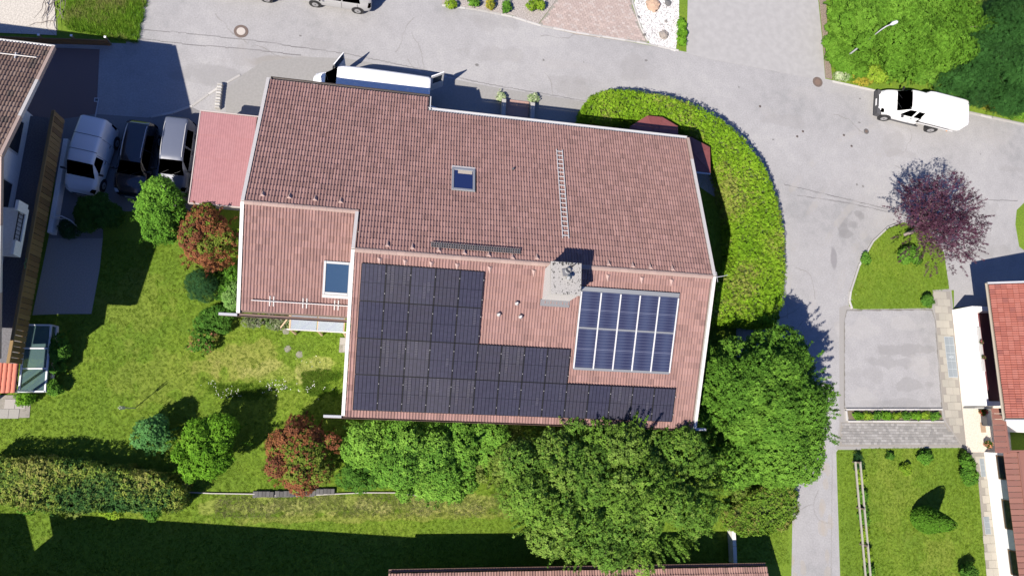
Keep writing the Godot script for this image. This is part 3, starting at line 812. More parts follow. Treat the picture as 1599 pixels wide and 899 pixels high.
	tile_roof(h, Vector3(0.02, ly(-2.08), -2.08), Vector3(1, 0, 0), dnS, 18, 17, tw, g, cols, "main", func(u, s): return s / k < 5.06 and u < 5.3 and not (u > 3.8 and s / k > 2.45 and s / k < 3.95), func(u, s): return s > 2.6 and s < 4.6 and u < 3.7, budget)
	var rm := []
	for j in 4: rm.append(mat("ridge_%d" % j, cols[j] * 0.95, 0.85, {"c2": Color(0.4, 0.29, 0.25), "freq": 0.12, "size": 0.6}))
	ridge_row(h, Vector3(5.36, HR + 0.0, 0.03), Vector3(23.38, HR + 0.0, 0.03), 0.13, 0.38, rm)
	ridge_row(h, Vector3(0.03, ny(2.08) + 0.0, -2.05), Vector3(5.3, ny(2.08) + 0.0, -2.05), 0.12, 0.38, rm)
	# verges: sloping boards, some white, some weathered
	verge(h, 0.0, -9.72, -2.08, "n", worn, -0.1)
	verge(h, 0.0, -2.08, 3.02, "l", white, -0.1)
	verge(h, 23.4, -8.82, -7.3, "n", rusty, 0.1)
	verge(h, 23.4, -7.3, 0.0, "n", worn, 0.1)
	verge(h, 23.4, 0.0, 7.72, "s", white, 0.1)
	verge(h, 5.33, -2.0, 0.0, "n", worn, -0.1)
	verge(h, 5.33, 0.0, 7.72, "s", white, -0.1)
	boxed("verge_end", Vector3(8.52, ny(9.25) - 0.1, -9.27), Vector3(0.05, 0.24, 0.94), white, h, 0.0, Basis(Vector3.RIGHT, -atan(PITCH)))
	# gable wall above the lower roof
	var gw := MB.new()
	gw.quad(Vector3(5.34, ly(-2.0), -2.0), Vector3(5.34, ly(3.0), 3.0), Vector3(5.34, ny(3.0) - 0.2, 3.0), Vector3(5.34, HR - 0.2, 0))
	put("gable_wall", gw, plaster, h)
	# gutters
	gutter(h, Vector3(0.0, ny(9.7) - 0.05, -9.8), Vector3(8.46, ny(9.7) - 0.05, -9.8), dark)
	gutter(h, Vector3(8.2, ny(8.79) - 0.05, -8.9), Vector3(23.5, ny(8.79) - 0.05, -8.9), zinc)
	gutter(h, Vector3(4.35, ny(7.68) - 0.05, 7.79), Vector3(24.1, ny(7.68) - 0.05, 7.79), mat("gutter_brown", Color(0.12, 0.075, 0.06), 0.5))
	gutter(h, Vector3(-0.95, ly(3.0) - 0.05, 3.12), Vector3(5.25, ly(3.0) - 0.05, 3.12), mat("gutter_brown", Color(0.12, 0.075, 0.06), 0.5))
	for p in [[-0.95, ly(3.0) - 0.05, 3.12, -0.12], [4.35, ny(7.68) - 0.05, 7.79, -0.12], [24.1, ny(7.68) - 0.05, 7.79, 0.12]]:
		boxed("gutter_spout", Vector3(p[0] + 0.38 * -signf(p[3]) , p[1] + 0.03, p[2]), Vector3(0.86, 0.05, 0.13), zinc, h, 0.01)
	# chimney
	var cw := mat("chimney_wall", Color(0.42, 0.4, 0.375), 0.85, {"c2": Color(0.56, 0.545, 0.52), "freq": 0.12, "size": 0.8})
	var ct := mat("chimney_top", Color(0.13, 0.127, 0.12), 0.92, {"c2": Color(0.42, 0.405, 0.38), "freq": 0.12, "size": 0.9, "mid": 1})
	var ch := boxed("chimney", Vector3(15.25, 8.32, 0.98), Vector3(1.4, 2.04, 1.46), cw, h)
	boxed("chimney_cap", Vector3(15.25, 9.4, 0.98), Vector3(1.5, 0.12, 1.58), ct, ch, 0.02)
	boxed("flashing", Vector3(15.22, ny(1.86) + 0.055, 1.86), Vector3(1.5, 0.03, 0.34), mat("flash", Color(0.2, 0.2, 0.205), 0.5, {"metal": 0.4}), ch, 0.005, Basis(Vector3.RIGHT, atan(PITCH)))
	var pot := MB.new()
	pot.tube([Vector3(15.3, 9.5, 0.62), Vector3(15.3, 9.66, 0.62)], [0.14, 0.13], 16, false)
	pot.tube([Vector3(15.3, 9.5, 0.62), Vector3(15.3, 9.66, 0.62)], [0.09, 0.09], 16, false)
	put("flue_pot", pot, zinc, ch)
	pot = MB.new()
	pot.tube([Vector3(15.32, 9.5, 0.98), Vector3(15.32, 9.78, 0.98)], [0.07, 0.07], 14)
	pot.tube([Vector3(15.32, 9.82, 0.98), Vector3(15.32, 9.86, 0.98)], [0.12, 0.02], 14)
	put("flue_pot", pot, zinc, ch)
	boxed("flue_collar", Vector3(15.22, 9.515, 0.7), Vector3(0.36, 0.03, 0.36), mat("flash", Color.WHITE), ch, 0.01, Basis(Vector3.UP, 0.2))
	pot = MB.new()
	pot.tube([Vector3(15.4, 9.56, 0.5), Vector3(15.66, 9.56, 0.28)], [0.025, 0.025], 8)
	put("flue_stay", pot, dark, ch)
	# north skylight
	skylight(h, 10.4, -4.44, 1.24, 1.36, 1, Color(0.012, 0.02, 0.075), "north")
	skylight(h, 4.46, 1.12, 1.34, 1.58, 2, Color(0.03, 0.06, 0.11), "south")
	# roof ladder
	var la := MB.new()
	var alu := mat("alu", Color(0.5, 0.5, 0.5), 0.45)
	var lad := Node3D.new()
	lad.name = "roof_ladder"; h.add_child(lad)
	for x in [15.5, 15.82]:
		la = MB.new()
		la.bar(Vector3(x, ny(7.0) + 0.1, -7.0), Vector3(x, ny(1.5) + 0.1, -1.5), 0.03, 0.045)
		put("rail", la, alu, lad)
	for j in 20:
		var v := -1.65 - j * 0.275
		la = MB.new()
		la.bar(Vector3(15.5, ny(v) + 0.1, v), Vector3(15.82, ny(v) + 0.1, v), 0.035, 0.03)
		put("rung", la, alu, lad)
	# step grating below the ridge
	var gr := Node3D.new()
	gr.name = "step_grating"; h.add_child(gr)
	var steel := mat("grating_steel", Color(0.13, 0.125, 0.125), 0.6, {"metal": 0.4})
	for z in [-0.64, -0.53, -0.42]:
		la = MB.new()
		la.bar(Vector3(8.86, ny(0.53) + 0.14, z), Vector3(13.28, ny(0.53) + 0.14, z), 0.03, 0.03)
		put("grating_bar", la, steel, gr)
	for j in 38:
		boxed("grating_tread", Vector3(8.9 + j * 0.117, ny(0.53) + 0.15, -0.53), Vector3(0.045, 0.02, 0.25), steel, gr)
	for x in [9.3, 11.0, 12.8]: boxed("grating_bracket", Vector3(x, ny(0.53) + 0.07, -0.53), Vector3(0.04, 0.12, 0.22), steel, gr)
	# ventilating tiles near the ridge and below it
	var vm := mat("vent_tile", Color(0.34, 0.24, 0.21), 0.8, {"c2": Color(0.4, 0.28, 0.25), "freq": 0.2, "size": 0.5})
	for p in [[6.82, -0.36], [8.0, -0.34], [9.27, -0.3], [10.51, -0.27], [11.71, -0.25], [12.89, -0.22], [14.12, -0.3], [17.82, -0.26], [19.1, -0.25], [20.03, -0.25], [21.23, -0.25], [0.75, -2.55], [1.99, -2.55], [3.19, -2.55], [4.41, -2.55]]:
		vent_tile(h, p[0], p[1], vm)
	for p in [[6.5, 0.42], [7.7, 0.42], [8.95, 0.42], [10.2, 0.42], [11.8, 0.45], [14.0, 0.45], [17.8, 0.42], [19.6, 0.42], [21.2, 0.42]]:
		vent_tile(h, p[0], p[1], vm)
	# moss cushions in the tile joints and lichen on the chimney
	var mo := MB.new()
	for j in 7:
		var a0 := TAU * j / 7.0; var a1 := TAU * (j + 1) / 7.0
		mo.tri(Vector3(cos(a0), 0, sin(a0)), Vector3(0, 0.6, 0), Vector3(cos(a1), 0, sin(a1)))
	var mosses := []; var mcols := []
	var mn := FastNoiseLite.new()
	mn.seed = 61
	mn.frequency = 0.22
	for j in 7000:
		var mu := rng.randf_range(0.1, 23.3); var ms := (int(rng.randf_range(1, 32)) + 1) * g + 0.015
		var mv: float = ms / k
		if not north.call(mu, ms) or sky_n.call(mu, mv): continue
		if rng.randf() > 0.22 + 1.2 * maxf(0.0, mn.get_noise_2d(mu, mv * 1.4)) + (0.35 if mv > 7.6 else 0.0): continue
		var sz := rng.randf_range(0.018, 0.05)
		mosses.append(Transform3D(Basis(Vector3.RIGHT, -atan(PITCH)).scaled(Vector3(sz * rng.randf_range(0.8, 2.0), sz, sz)), Vector3(mu, ny(mv) + 0.01, -mv)))
		mcols.append(vary(Color(0.05, 0.035, 0.03) if rng.randf() < 0.75 else Color(0.3, 0.27, 0.22), 0.3))
	copies("moss", mo.mesh(), mosses, mcols, mat("moss_vc", Color.WHITE, 1.0, {"vc": true, "two": true}), h).set_meta("kind", "stuff")
	mosses = []; mcols = []
	for j in 170:
		var lx := rng.randf_range(-0.72, 0.72); var lz := rng.randf_range(-0.76, 0.76)
		if absf(lx) < 0.5 and absf(lz) < 0.55 and rng.randf() < 0.7: continue
		var sz := rng.randf_range(0.008, 0.035) * (1.6 if lz < -0.6 else 1.0)
		mosses.append(Transform3D(Basis().scaled(Vector3(sz, sz * 0.3, sz * rng.randf_range(0.7, 1.6))), Vector3(15.25 + lx, 9.46, 0.98 + lz)))
		mcols.append(vary(Color(0.06, 0.06, 0.055), 0.4))
	copies("lichen", mo.mesh(), mosses, mcols, mat("moss_vc", Color.WHITE), ch).set_meta("kind", "stuff")
	# vent pipes
	for p in [[13.27, 2.0], [12.42, 2.58], [13.52, 2.62]]:
		var b := MB.new()
		b.tube([Vector3(p[0], ny(p[1]) - 0.05, p[1]), Vector3(p[0], ny(p[1]) + 0.2, p[1])], [0.075, 0.07], 14)
		var pipe := put("vent_pipe", b, white, h)
		b = MB.new()
		b.tube([Vector3(p[0], ny(p[1]) + 0.22, p[1]), Vector3(p[0], ny(p[1]) + 0.27, p[1])], [0.11, 0.05], 14)
		put("pipe_cap", b, white, pipe)
	var b2 := MB.new()
	b2.tube([Vector3(13.02, ny(5.4) - 0.05, -5.4), Vector3(13.02, ny(5.4) + 0.2, -5.4)], [0.07, 0.06], 12)
	put("vent_pipe", b2, steel, h)
	# snow guard pipe on the lower south roof
	b2 = MB.new()
	b2.tube([Vector3(0.5, ly(2.42) + 0.16, 2.42), Vector3(5.15, ly(2.42) + 0.16, 2.42)], [0.024, 0.024], 8)
	var sg := put("snow_guard", b2, white, h)
	for x in [1.44, 3.0, 4.51]:
		for dx in [-0.09, 0.09]:
			boxed("guard_bracket", Vector3(x + dx, ly(2.4) + 0.075, 2.4), Vector3(0.055, 0.03, 0.5), worn, sg, 0.01, Basis(Vector3.RIGHT, atan(PITCH)))
	# lightning rod at the east ridge end
	b2 = MB.new()
	b2.tube([Vector3(23.5, HR - 0.05, 0.05), Vector3(23.9, HR + 0.05, -0.02), Vector3(24.2, HR + 0.1, -0.1)], [0.02, 0.018, 0.012], 6)
	b2.tube([Vector3(23.62, HR, -0.25), Vector3(23.66, HR + 0.05, 0.3)], [0.012, 0.012], 6)
	put("lightning_rod", b2, zinc, h)
	# glazed porch roof below the lower eave
	var pr := thing("glass_porch", "small timber framed glass porch roof below the lower house eave", "porch", Vector3(-7.14, 0, -7.83), -0.0363)
	var timber := mat("porch_timber", Color(0.42, 0.29, 0.17), 0.75, {"c2": Color(0.54, 0.4, 0.26), "freq": 0.1, "size": 0.6})
	for x in [1.9, 3.35, 4.7]:
		boxed("rafter", Vector3(x, 2.48, 2.84), Vector3(0.09, 0.12, 1.1), timber, pr, 0.01, Basis(Vector3.RIGHT, 0.12))
		boxed("post", Vector3(x, 1.2, 3.3), Vector3(0.1, 2.4, 0.1), timber, pr)
	var br := MB.new()
	br.bar(Vector3(1.42, 2.43, 3.28), Vector3(1.86, 2.52, 2.6), 0.07, 0.07)
	put("brace", br, timber, pr)
	boxed("eave_beam", Vector3(3.3, 2.46, 3.34), Vector3(3.1, 0.09, 0.06), white, pr)
	for x in [2.62, 4.02]: boxed("glass_pane", Vector3(x, 2.56, 2.84), Vector3(1.33, 0.012, 1.0), mat("porch_glass", Color(0.4, 0.44, 0.52), 0.12, {"alpha": 0.55}), pr, 0.0, Basis(Vector3.RIGHT, 0.12))
	slab_rows("porch_pavement", [[-2.9, -4.3], [-1.6, -4.25], [-1.63, -3.4], [-2.93, -3.45]], 0.03, Vector2(-2.7, -4.1), 0.03, 0.4, 0.4, [Color(0.3, 0.285, 0.26), Color(0.34, 0.32, 0.29)])

func extrude(b: MB, prof: Array, x0: float, x1: float):
	# prof: (z, y), counter-clockwise seen from +x with z to the left... both caps are drawn
	var n := prof.size()
	for k in n:
		var p: Vector2 = prof[k]; var q: Vector2 = prof[(k + 1) % n]
		b.quad(Vector3(x0, p.y, p.x), Vector3(x0, q.y, q.x), Vector3(x1, q.y, q.x), Vector3(x1, p.y, p.x))
	for k in range(1, n - 1):
		b.tri(Vector3(x1, prof[0].y, prof[0].x), Vector3(x1, prof[k + 1].y, prof[k + 1].x), Vector3(x1, prof[k].y, prof[k].x))
		b.tri(Vector3(x0, prof[0].y, prof[0].x), Vector3(x0, prof[k].y, prof[k].x), Vector3(x0, prof[k + 1].y, prof[k + 1].x))

func verge(h: Node, u: float, v0: float, v1: float, which: String, m: Material, dx: float):
	var f := func(v): return ly(v) if which == "l" else ny(v)
	var a := Vector3(u + dx, f.call(v0) - 0.03, v0); var b := Vector3(u + dx, f.call(v1) - 0.03, v1)
	# laid board by board
	var n := int(ceil(a.distance_to(b) / 2.0))
	for k in n:
		var g := MB.new()
		var p := a.lerp(b, float(k) / n); var q := a.lerp(b, (k + 1.0) / n)
		g.bar(p, q - (q - p).normalized() * 0.01, 0.16, 0.2)
		put("verge_board", g, m, h)

func vent_tile(h: Node, u: float, v: float, m: Material):
	var b := MB.new()
	var s := signf(v)
	var y := ny(v)
	var tip := Vector3(u, y + 0.04, v + s * 0.3 * 0)
	var lo := s * 0.2
	var p0 := Vector3(u - 0.13, y + 0.1, v - lo * 0.6); var p1 := Vector3(u + 0.13, y + 0.1, v - lo * 0.6)
	var top := Vector3(u, y + 0.2, v - lo * 0.2)
	var e := Vector3(u, y + 0.03 - PITCH * 0.2, v + lo * 1.3)
	b.tri(p0, e, top); b.tri(top, e, p1); b.tri(p0, top, p1)
	var _t := tip
	put("vent_tile", b, m, h)

func skylight(h: Node, u: float, v: float, w: float, l: float, slope: int, tint: Color, where: String):
	var s := Node3D.new()
	s.name = "roof_window"
	h.add_child(s, true)
	var y: float = ny(v) if slope == 1 else ly(v)
	s.position = Vector3(u, y + 0.05, v)
	s.rotation.x = atan(PITCH) * (-1.0 if slope == 1 else 1.0)
	s.set_meta("label", "small square roof window on the north slope" if where == "north" else "large roof window beside the white verge of the lower roof")
	var fm := mat("roofwin_frame", Color(0.3, 0.31, 0.32), 0.45, {"metal": 0.4})
	var sl := l * 1.055
	for k in 2:
		boxed("frame_side", Vector3((k * 2 - 1) * (w / 2 - 0.07), 0.03, 0), Vector3(0.12, 0.1, sl), fm, s, 0.012)
		boxed("frame_end", Vector3(0, 0.028, (k * 2 - 1) * (sl / 2 - 0.07)), Vector3(w - 0.26, 0.1, 0.13), fm, s, 0.012)
	boxed("apron", Vector3(0, 0.0, (sl / 2 + 0.09) * (1.0 if slope == 2 else -1.0)), Vector3(w, 0.05, 0.16), mat("apron", Color(0.42, 0.4, 0.39), 0.6), s, 0.01)
	boxed("glass_pane", Vector3(0, 0.028, 0), Vector3(w - 0.26, 0.02, sl - 0.27), mat("skyglass_" + where, tint, 0.03, {"spec": 0.8, "coat": 0.4}), s)
	if where == "north":     # reveal and blind seen through the glass
		boxed("blind", Vector3(0.08, 0.042, -sl / 2 + 0.24), Vector3(w - 0.5, 0.004, 0.2), mat("blind", Color(0.4, 0.35, 0.28), 0.6), s)

# ---------------------------------------------------------------- things on the roof
func ordinal(k: int) -> String:
	return ["first", "second", "third", "fourth", "fifth", "sixth", "seventh", "eighth", "ninth", "tenth", "eleventh", "twelfth", "thirteenth", "fourteenth"][k]

func panel_texture(sd: int, dashes: int) -> ImageTexture:
	var r := RandomNumberGenerator.new()
	r.seed = sd
	var im := Image.create(132, 208, false, Image.FORMAT_RGB8)
	var base := Color8(50, 50, 64).lerp(Color8(60, 58, 64), r.randf())
	im.fill(base)
	for c in 6:
		for j in 20:
			var t := base.lerp(Color8(66, 65, 80), r.randf() * 0.4)
			im.fill_rect(Rect2i(c * 22 + 1, j * 10 + 4 + (j / 10) * 2, 20, 9), t)
	for c in 7: im.fill_rect(Rect2i(clampi(c * 22 - 1, 0, 129), 0, 3, 208), Color8(26, 25, 32))
	im.fill_rect(Rect2i(0, 104, 132, 2), Color8(22, 22, 26))
	for q in dashes:     # glints on the cell connectors, painted in as pale dashes
		var c := r.randi() % 6; var j0 := r.randi() % 10; var n := 4 + r.randi() % 7
		for j in n:
			if j0 + j > 19: break
			im.fill_rect(Rect2i(c * 22 + 5, (j0 + j) * 10 + 4, 10 + r.randi() % 8, 1), Color8(112, 110, 112))
	im.generate_mipmaps()
	return ImageTexture.create_from_image(im)

func build_solar():
	var frame_m := mat("panel_frame", Color(0.012, 0.012, 0.013), 0.45)
	var clamp_m := mat("clamp", Color(0.25, 0.25, 0.25), 0.5)
	var ms := []
	for k in 8:
		var m := StandardMaterial3D.new()
		m.albedo_texture = panel_texture(70 + k, [0, 1, 3, 0, 1, 6, 0, 2][k])
		m.roughness = [0.2, 0.28, 0.35, 0.16, 0.3, 0.25, 0.22, 0.32][k]
		m.metallic_specular = 0.4
		ms.append(m)
	var hx := Transform3D(Basis(Vector3.UP, -0.0363), Vector3(-7.14, 0, -7.83))
	var tilt := Basis(Vector3.RIGHT, atan(PITCH))
	var w := 1.172; var l := 1.795
	var rows := [[5, "top"], [5, "second"], [9, "third"], [14, "bottom"]]
	var frame := MB.new()
	for s in [-1, 1]:
		frame.cbox(Vector3(s * (w / 2 - 0.012), 0.0, 0), Vector3(0.016, 0.04, l - 0.01), 0.004)
		frame.cbox(Vector3(0, 0.0, s * (l / 2 - 0.013)), Vector3(w - 0.05, 0.04, 0.016), 0.004)
	var fmesh := frame.mesh()
	var glass := MB.new()
	var a := w / 2 - 0.018; var c := l / 2 - 0.019
	glass.quad(Vector3(-a, 0.012, -c), Vector3(-a, 0.012, c), Vector3(a, 0.012, c), Vector3(a, 0.012, -c), Color.WHITE, [Vector2(0, 0), Vector2(0, 1), Vector2(1, 1), Vector2(1, 0)])
	glass.quad(Vector3(-a, -0.012, -c), Vector3(a, -0.012, -c), Vector3(a, -0.012, c), Vector3(-a, -0.012, c))
	var gmesh := glass.mesh()
	var cl := MB.new()
	cl.cbox(Vector3(w / 2, 0.018, -l * 0.27), Vector3(0.035, 0.03, 0.05), 0.004)
	var c1 := cl.mesh()
	cl = MB.new()
	cl.cbox(Vector3(w / 2, 0.018, l * 0.27), Vector3(0.035, 0.03, 0.05), 0.004)
	var c2 := cl.mesh()
	var rail := mat("rail", Color(0.03, 0.03, 0.03), 0.5)
	for r in 4:
		for k in rows[r][0]:
			var vs: float = 0.66 + (r + 0.5) * 1.803
			var v: float = vs / sqrt(1 + PITCH * PITCH)
			var u: float = 5.66 + (k + 0.5) * 1.176
			var last: String = "%s black solar panel from the left in the %s row of the roof array" % [ordinal(k), rows[r][1]]
			var t := thing("photovoltaic_module", last, "solar panel", Vector3.ZERO, 0.0, "black photovoltaic panels on the south roof")
			t.transform = hx * Transform3D(tilt, Vector3(u, ny(v) + 0.155, v))
			put("frame", fmesh, frame_m, t)
			put("cell_sheet", gmesh, ms[(k * 3 + r * 5 + rng.randi() % 3) % 8], t)
			put("clamp", c1, clamp_m, t)
			put("clamp", c2, clamp_m, t)
			for z in [-0.5, 0.5]: boxed("mounting_rail", Vector3(0, -0.07, z), Vector3(w, 0.1, 0.04), rail, t)
	# collector: ten glazed modules between white rails
	var co := thing("solar_collector", "blue glazed solar collector of ten modules with white rails", "solar collector")
	co.transform = hx * Transform3D(tilt, Vector3(19.06, ny(3.0) + 0.12, 3.0))
	var blue := []
	for k in 4:
		var im := Image.create(64, 128, false, Image.FORMAT_RGB8)
		var rr := RandomNumberGenerator.new()
		rr.seed = 90 + k
		for y in 128:
			for x in 64:
				var e := 0.5 + 0.5 * sin(x * 0.11 + k * 1.7)
				im.set_pixel(x, y, Color8(44, 47, 70).lerp(Color8(58, 66, 90), e * 0.7 + rr.randf() * 0.12))
		for j in 13: im.fill_rect(Rect2i(0, j * 10 + 2, 64, 1), Color8(86, 90, 108))
		im.fill_rect(Rect2i(0, 66, 64, 1), Color8(130, 134, 150))
		im.generate_mipmaps()
		var m := StandardMaterial3D.new()
		m.albedo_texture = ImageTexture.create_from_image(im)
		m.roughness = 0.12 + 0.05 * k
		blue.append(m)
	var cwid := 5.14 / 5.0; var clen := 4.02 * 1.055
	var bm := mat("coll_back", Color(0.16, 0.165, 0.17), 0.5, {"metal": 0.3})
	boxed("backing", Vector3(0, -0.03, 0), Vector3(5.2, 0.1, clen), bm, co, 0.01)
	boxed("top_flashing", Vector3(0, 0.05, -clen / 2 + 0.09), Vector3(5.2, 0.06, 0.22), mat("coll_flash", Color(0.24, 0.25, 0.26), 0.45, {"metal": 0.4}), co, 0.01)
	boxed("bottom_flashing", Vector3(0, 0.045, clen / 2 - 0.06), Vector3(5.14, 0.06, 0.14), mat("coll_flash", Color.WHITE), co, 0.01)
	boxed("cross_bar", Vector3(0, 0.05, -0.05), Vector3(5.12, 0.05, 0.1), mat("coll_flash", Color.WHITE), co, 0.01)
	for k in 6:
		boxed("rail", Vector3((k - 2.5) * cwid, 0.055, 0.08), Vector3(0.07, 0.08, clen - 0.3), mat("white_alu", Color(0.5, 0.5, 0.5), 0.4), co, 0.01)
	for r in 2:
		for k in 5:
			var g := MB.new()
			var z0 := -clen / 2 + 0.2 if r == 0 else 0.0
			var z1 := -0.1 if r == 0 else clen / 2 - 0.13
			var x0 := (k - 2.5) * cwid + 0.035; var x1 := x0 + cwid - 0.07
			g.quad(Vector3(x0, 0.06, z0), Vector3(x0, 0.06, z1), Vector3(x1, 0.06, z1), Vector3(x1, 0.06, z0), Color.WHITE, [Vector2(0, 0), Vector2(0, 1), Vector2(1, 1), Vector2(1, 0)])
			put("collector_module", g, blue[(k + r * 2) % 4], co)

# ---------------------------------------------------------------- neighbouring buildings
func build_left_house():
	var yaw := -0.04
	# local frame: x = east of the wall line at the ridge, z = along the house
	var h := thing("neighbour_house", "neighbouring house with brown tiled roof at the left edge", "house", Vector3(-17.35, 0, -11.2), yaw)
	var plaster := mat("white_plaster", Color(0.72, 0.72, 0.7), 0.9, {"c2": Color(0.8, 0.8, 0.78), "freq": 0.05, "size": 2.0})
	var wood := mat("dark_wood", Color(0.12, 0.07, 0.035), 0.8, {"c2": Color(0.2, 0.12, 0.06), "freq": 0.1, "size": 0.5})
	var b := MB.new()
	extrude(b, [Vector2(-4.2, 0), Vector2(7.6, 0), Vector2(7.6, 5.45), Vector2(0, 7.75), Vector2(-4.2, 6.1)], -14.0, -1.85)
	put("wall", b, plaster, h)
	var deck := mat("roof_deck", Color(0.14, 0.1, 0.08), 0.9)
	slab_plane(h, "roof_deck", [Vector3(-14, 5.38, -6.7), Vector3(-14, 7.94, 0), Vector3(0, 7.94, 0), Vector3(0, 5.38, -6.7)], 0.16, deck)
	slab_plane(h, "roof_deck", [Vector3(-14, 7.94, 0.003), Vector3(-14, 5.26, 8.7), Vector3(0, 5.26, 8.7), Vector3(0, 7.94, 0.003)], 0.16, deck)
	var cols := [Color(0.165, 0.11, 0.085), Color(0.19, 0.13, 0.1), Color(0.15, 0.1, 0.08), Color(0.205, 0.145, 0.115), Color(0.1, 0.075, 0.06)]
	var dn := Vector3(0, 5.45 - 8.0, -6.7).normalized()
	tile_roof(h, Vector3(-13.8, 8.0, 0), Vector3(1, 0, 0), dn, 46, 22, 0.3, 0.326, cols, "left", func(u, s): return true, func(u, s): return u > 13.8 - 0.35 * s * 1.9 - 0.3 and s > 0.5, [220])
	var dn2 := Vector3(0, 5.32 - 8.0, 8.7).normalized()
	tile_roof(h, Vector3(-13.8, 8.0, 0), Vector3(1, 0, 0), dn2, 46, 28, 0.3, 0.326, cols, "left", func(u, s): return true, func(u, s): return false, [0])
	var rust := mat("verge_rust", Color.WHITE)
	for e in [[-6.75, 5.4, 0.0, 7.98], [0.0, 7.98, 8.75, 5.3]]:
		for k in 3:
			var g := MB.new()
			var p := Vector3(0.06, e[1], e[0]).lerp(Vector3(0.06, e[3], e[2]), k / 3.0); var q := Vector3(0.06, e[1], e[0]).lerp(Vector3(0.06, e[3], e[2]), (k + 1) / 3.0)
			g.bar(p, q - (q - p).normalized() * 0.01, 0.14, 0.2)
			put("verge_board", g, rust if k != 1 else mat("verge_worn", Color.WHITE), h)
	ridge_row(h, Vector3(-13.9, 7.99, 0.02), Vector3(-0.02, 7.99, 0.02), 0.12, 0.38, [mat("left_tile_0", Color.WHITE), mat("left_tile_1", Color.WHITE)])
	gutter(h, Vector3(-14, 5.36, -6.82), Vector3(0.05, 5.36, -6.82), mat("zinc", Color.WHITE))
	b = MB.new()
	b.tube([Vector3(-14, 5.94, -5.85), Vector3(-0.35, 5.94, -5.85)], [0.025, 0.025], 8)
	var sg := put("snow_guard", b, mat("verge_white", Color.WHITE), h)
	for x in [-1.3, -2.9, -4.5]: boxed("guard_bracket", Vector3(x, 5.85, -5.85), Vector3(0.05, 0.16, 0.3), mat("zinc", Color.WHITE), sg)
	# windows in the gable wall
	var pane := mat("pane", Color.WHITE)
	for q in [[-2.6, 4.2, 1.8, 2.0], [0.6, 4.2, 1.6, 2.0], [4.8, 4.2, 1.2, 1.3], [-3.0, 1.5, 1.2, 1.2], [2.0, 1.3, 1.2, 2.0]]:
		var f := boxed("window", Vector3(-1.83, q[1], q[0]), Vector3(0.06, q[3], q[2]), mat("verge_white", Color.WHITE), h)
		boxed("pane", Vector3(-1.795, q[1], q[0]), Vector3(0.02, q[3] - 0.16, q[2] - 0.16), pane, f)
	# long balcony with plank railing
	var bal := Node3D.new()
	bal.name = "balcony"; h.add_child(bal)
	boxed("balcony_floor", Vector3(-1.1, 2.62, 2.35), Vector3(1.5, 0.16, 12.9), mat("balcony_floor", Color(0.1, 0.1, 0.115), 0.85, {"c2": Color(0.15, 0.15, 0.165), "freq": 0.06, "size": 1.5}), bal)
	var pl := MB.new()
	# a plank with a wavy lower end
	var pts := [[-0.12, 1.15], [-0.12, 0.07], [-0.07, 0.0], [0.0, 0.05], [0.07, 0.0], [0.12, 0.07], [0.12, 1.15]]
	for k in pts.size() - 1:
		var p: Array = pts[k]; var q: Array = pts[k + 1]
		pl.quad(Vector3(0.02, p[1], p[0]), Vector3(-0.02, p[1], p[0]), Vector3(-0.02, q[1], q[0]), Vector3(0.02, q[1], q[0]))
	for s in [[0.02, 1], [-0.02, -1]]:
		for k in range(1, 5):
			pl.quad(Vector3(s[0], pts[k][1], pts[k][0]), Vector3(s[0], pts[k + 1][1], pts[k + 1][0]), Vector3(s[0], 1.15, pts[k + 1][0]), Vector3(s[0], 1.15, pts[k][0]))
	var pm := pl.mesh()
	var woods := [mat("plank_a", Color(0.14, 0.082, 0.03), 0.75, {"c2": Color(0.2, 0.12, 0.05), "freq": 0.12, "size": 0.5}), mat("plank_b", Color(0.11, 0.065, 0.025), 0.75, {"c2": Color(0.17, 0.1, 0.042), "freq": 0.12, "size": 0.5}), mat("plank_c", Color(0.18, 0.115, 0.045), 0.75, {"c2": Color(0.23, 0.15, 0.06), "freq": 0.12, "size": 0.5})]
	var z := -4.0
	while z < 8.85:
		var o := put("railing_plank", pm, woods[rng.randi() % 3], bal, Vector3(-0.3, 2.48, z))
		o.rotation.x = rng.randf_range(-0.01, 0.01)
		z += 0.27
	boxed("handrail", Vector3(-0.33, 3.67, 2.35), Vector3(0.16, 0.07, 13.0), woods[2], bal, 0.015)
	boxed("lower_rail", Vector3(-0.36, 2.75, 2.35), Vector3(0.06, 0.1, 12.9), woods[1], bal)
	# white blocks and a dark metal rail of the upper balcony, half hidden by the verge
	var up := Node3D.new()
	up.name = "upper_balcony"; h.add_child(up)
	boxed("slab", Vector3(-0.95, 4.2, 2.55), Vector3(1.1, 0.2, 2.4), plaster, up)
	boxed("parapet", Vector3(-0.45, 4.7, 1.4), Vector3(0.14, 0.85, 0.5), plaster, up)
	boxed("parapet", Vector3(-0.45, 4.55, 3.4), Vector3(0.14, 0.5, 0.7), plaster, up)
	var iron := mat("rail_iron", Color(0.03, 0.03, 0.035), 0.5)
	for y in [4.4, 4.85]: boxed("rail", Vector3(-0.44, y, 2.35), Vector3(0.04, 0.04, 1.4), iron, up)
	for k in 7: boxed("baluster", Vector3(-0.44, 4.62, 1.75 + k * 0.2), Vector3(0.025, 0.42, 0.025), iron, up)
	# ground floor plinth and things beside the house
	boxed("plinth", Vector3(-1.0, 0.3, -1.1), Vector3(0.24, 0.6, 5.4), plaster, h, 0.02)
	# unseen roof on posts, added out of the picture only to shade the lawn
	boxed("added_shade_roof", Vector3(-5.6, 4.3, 9.8), Vector3(5.0, 0.16, 2.9), deck, h)
	for x in [-3.0, -7.8]: boxed("shade_roof_post", Vector3(x, 2.1, 11.2), Vector3(0.14, 4.2, 0.14), wood, h)

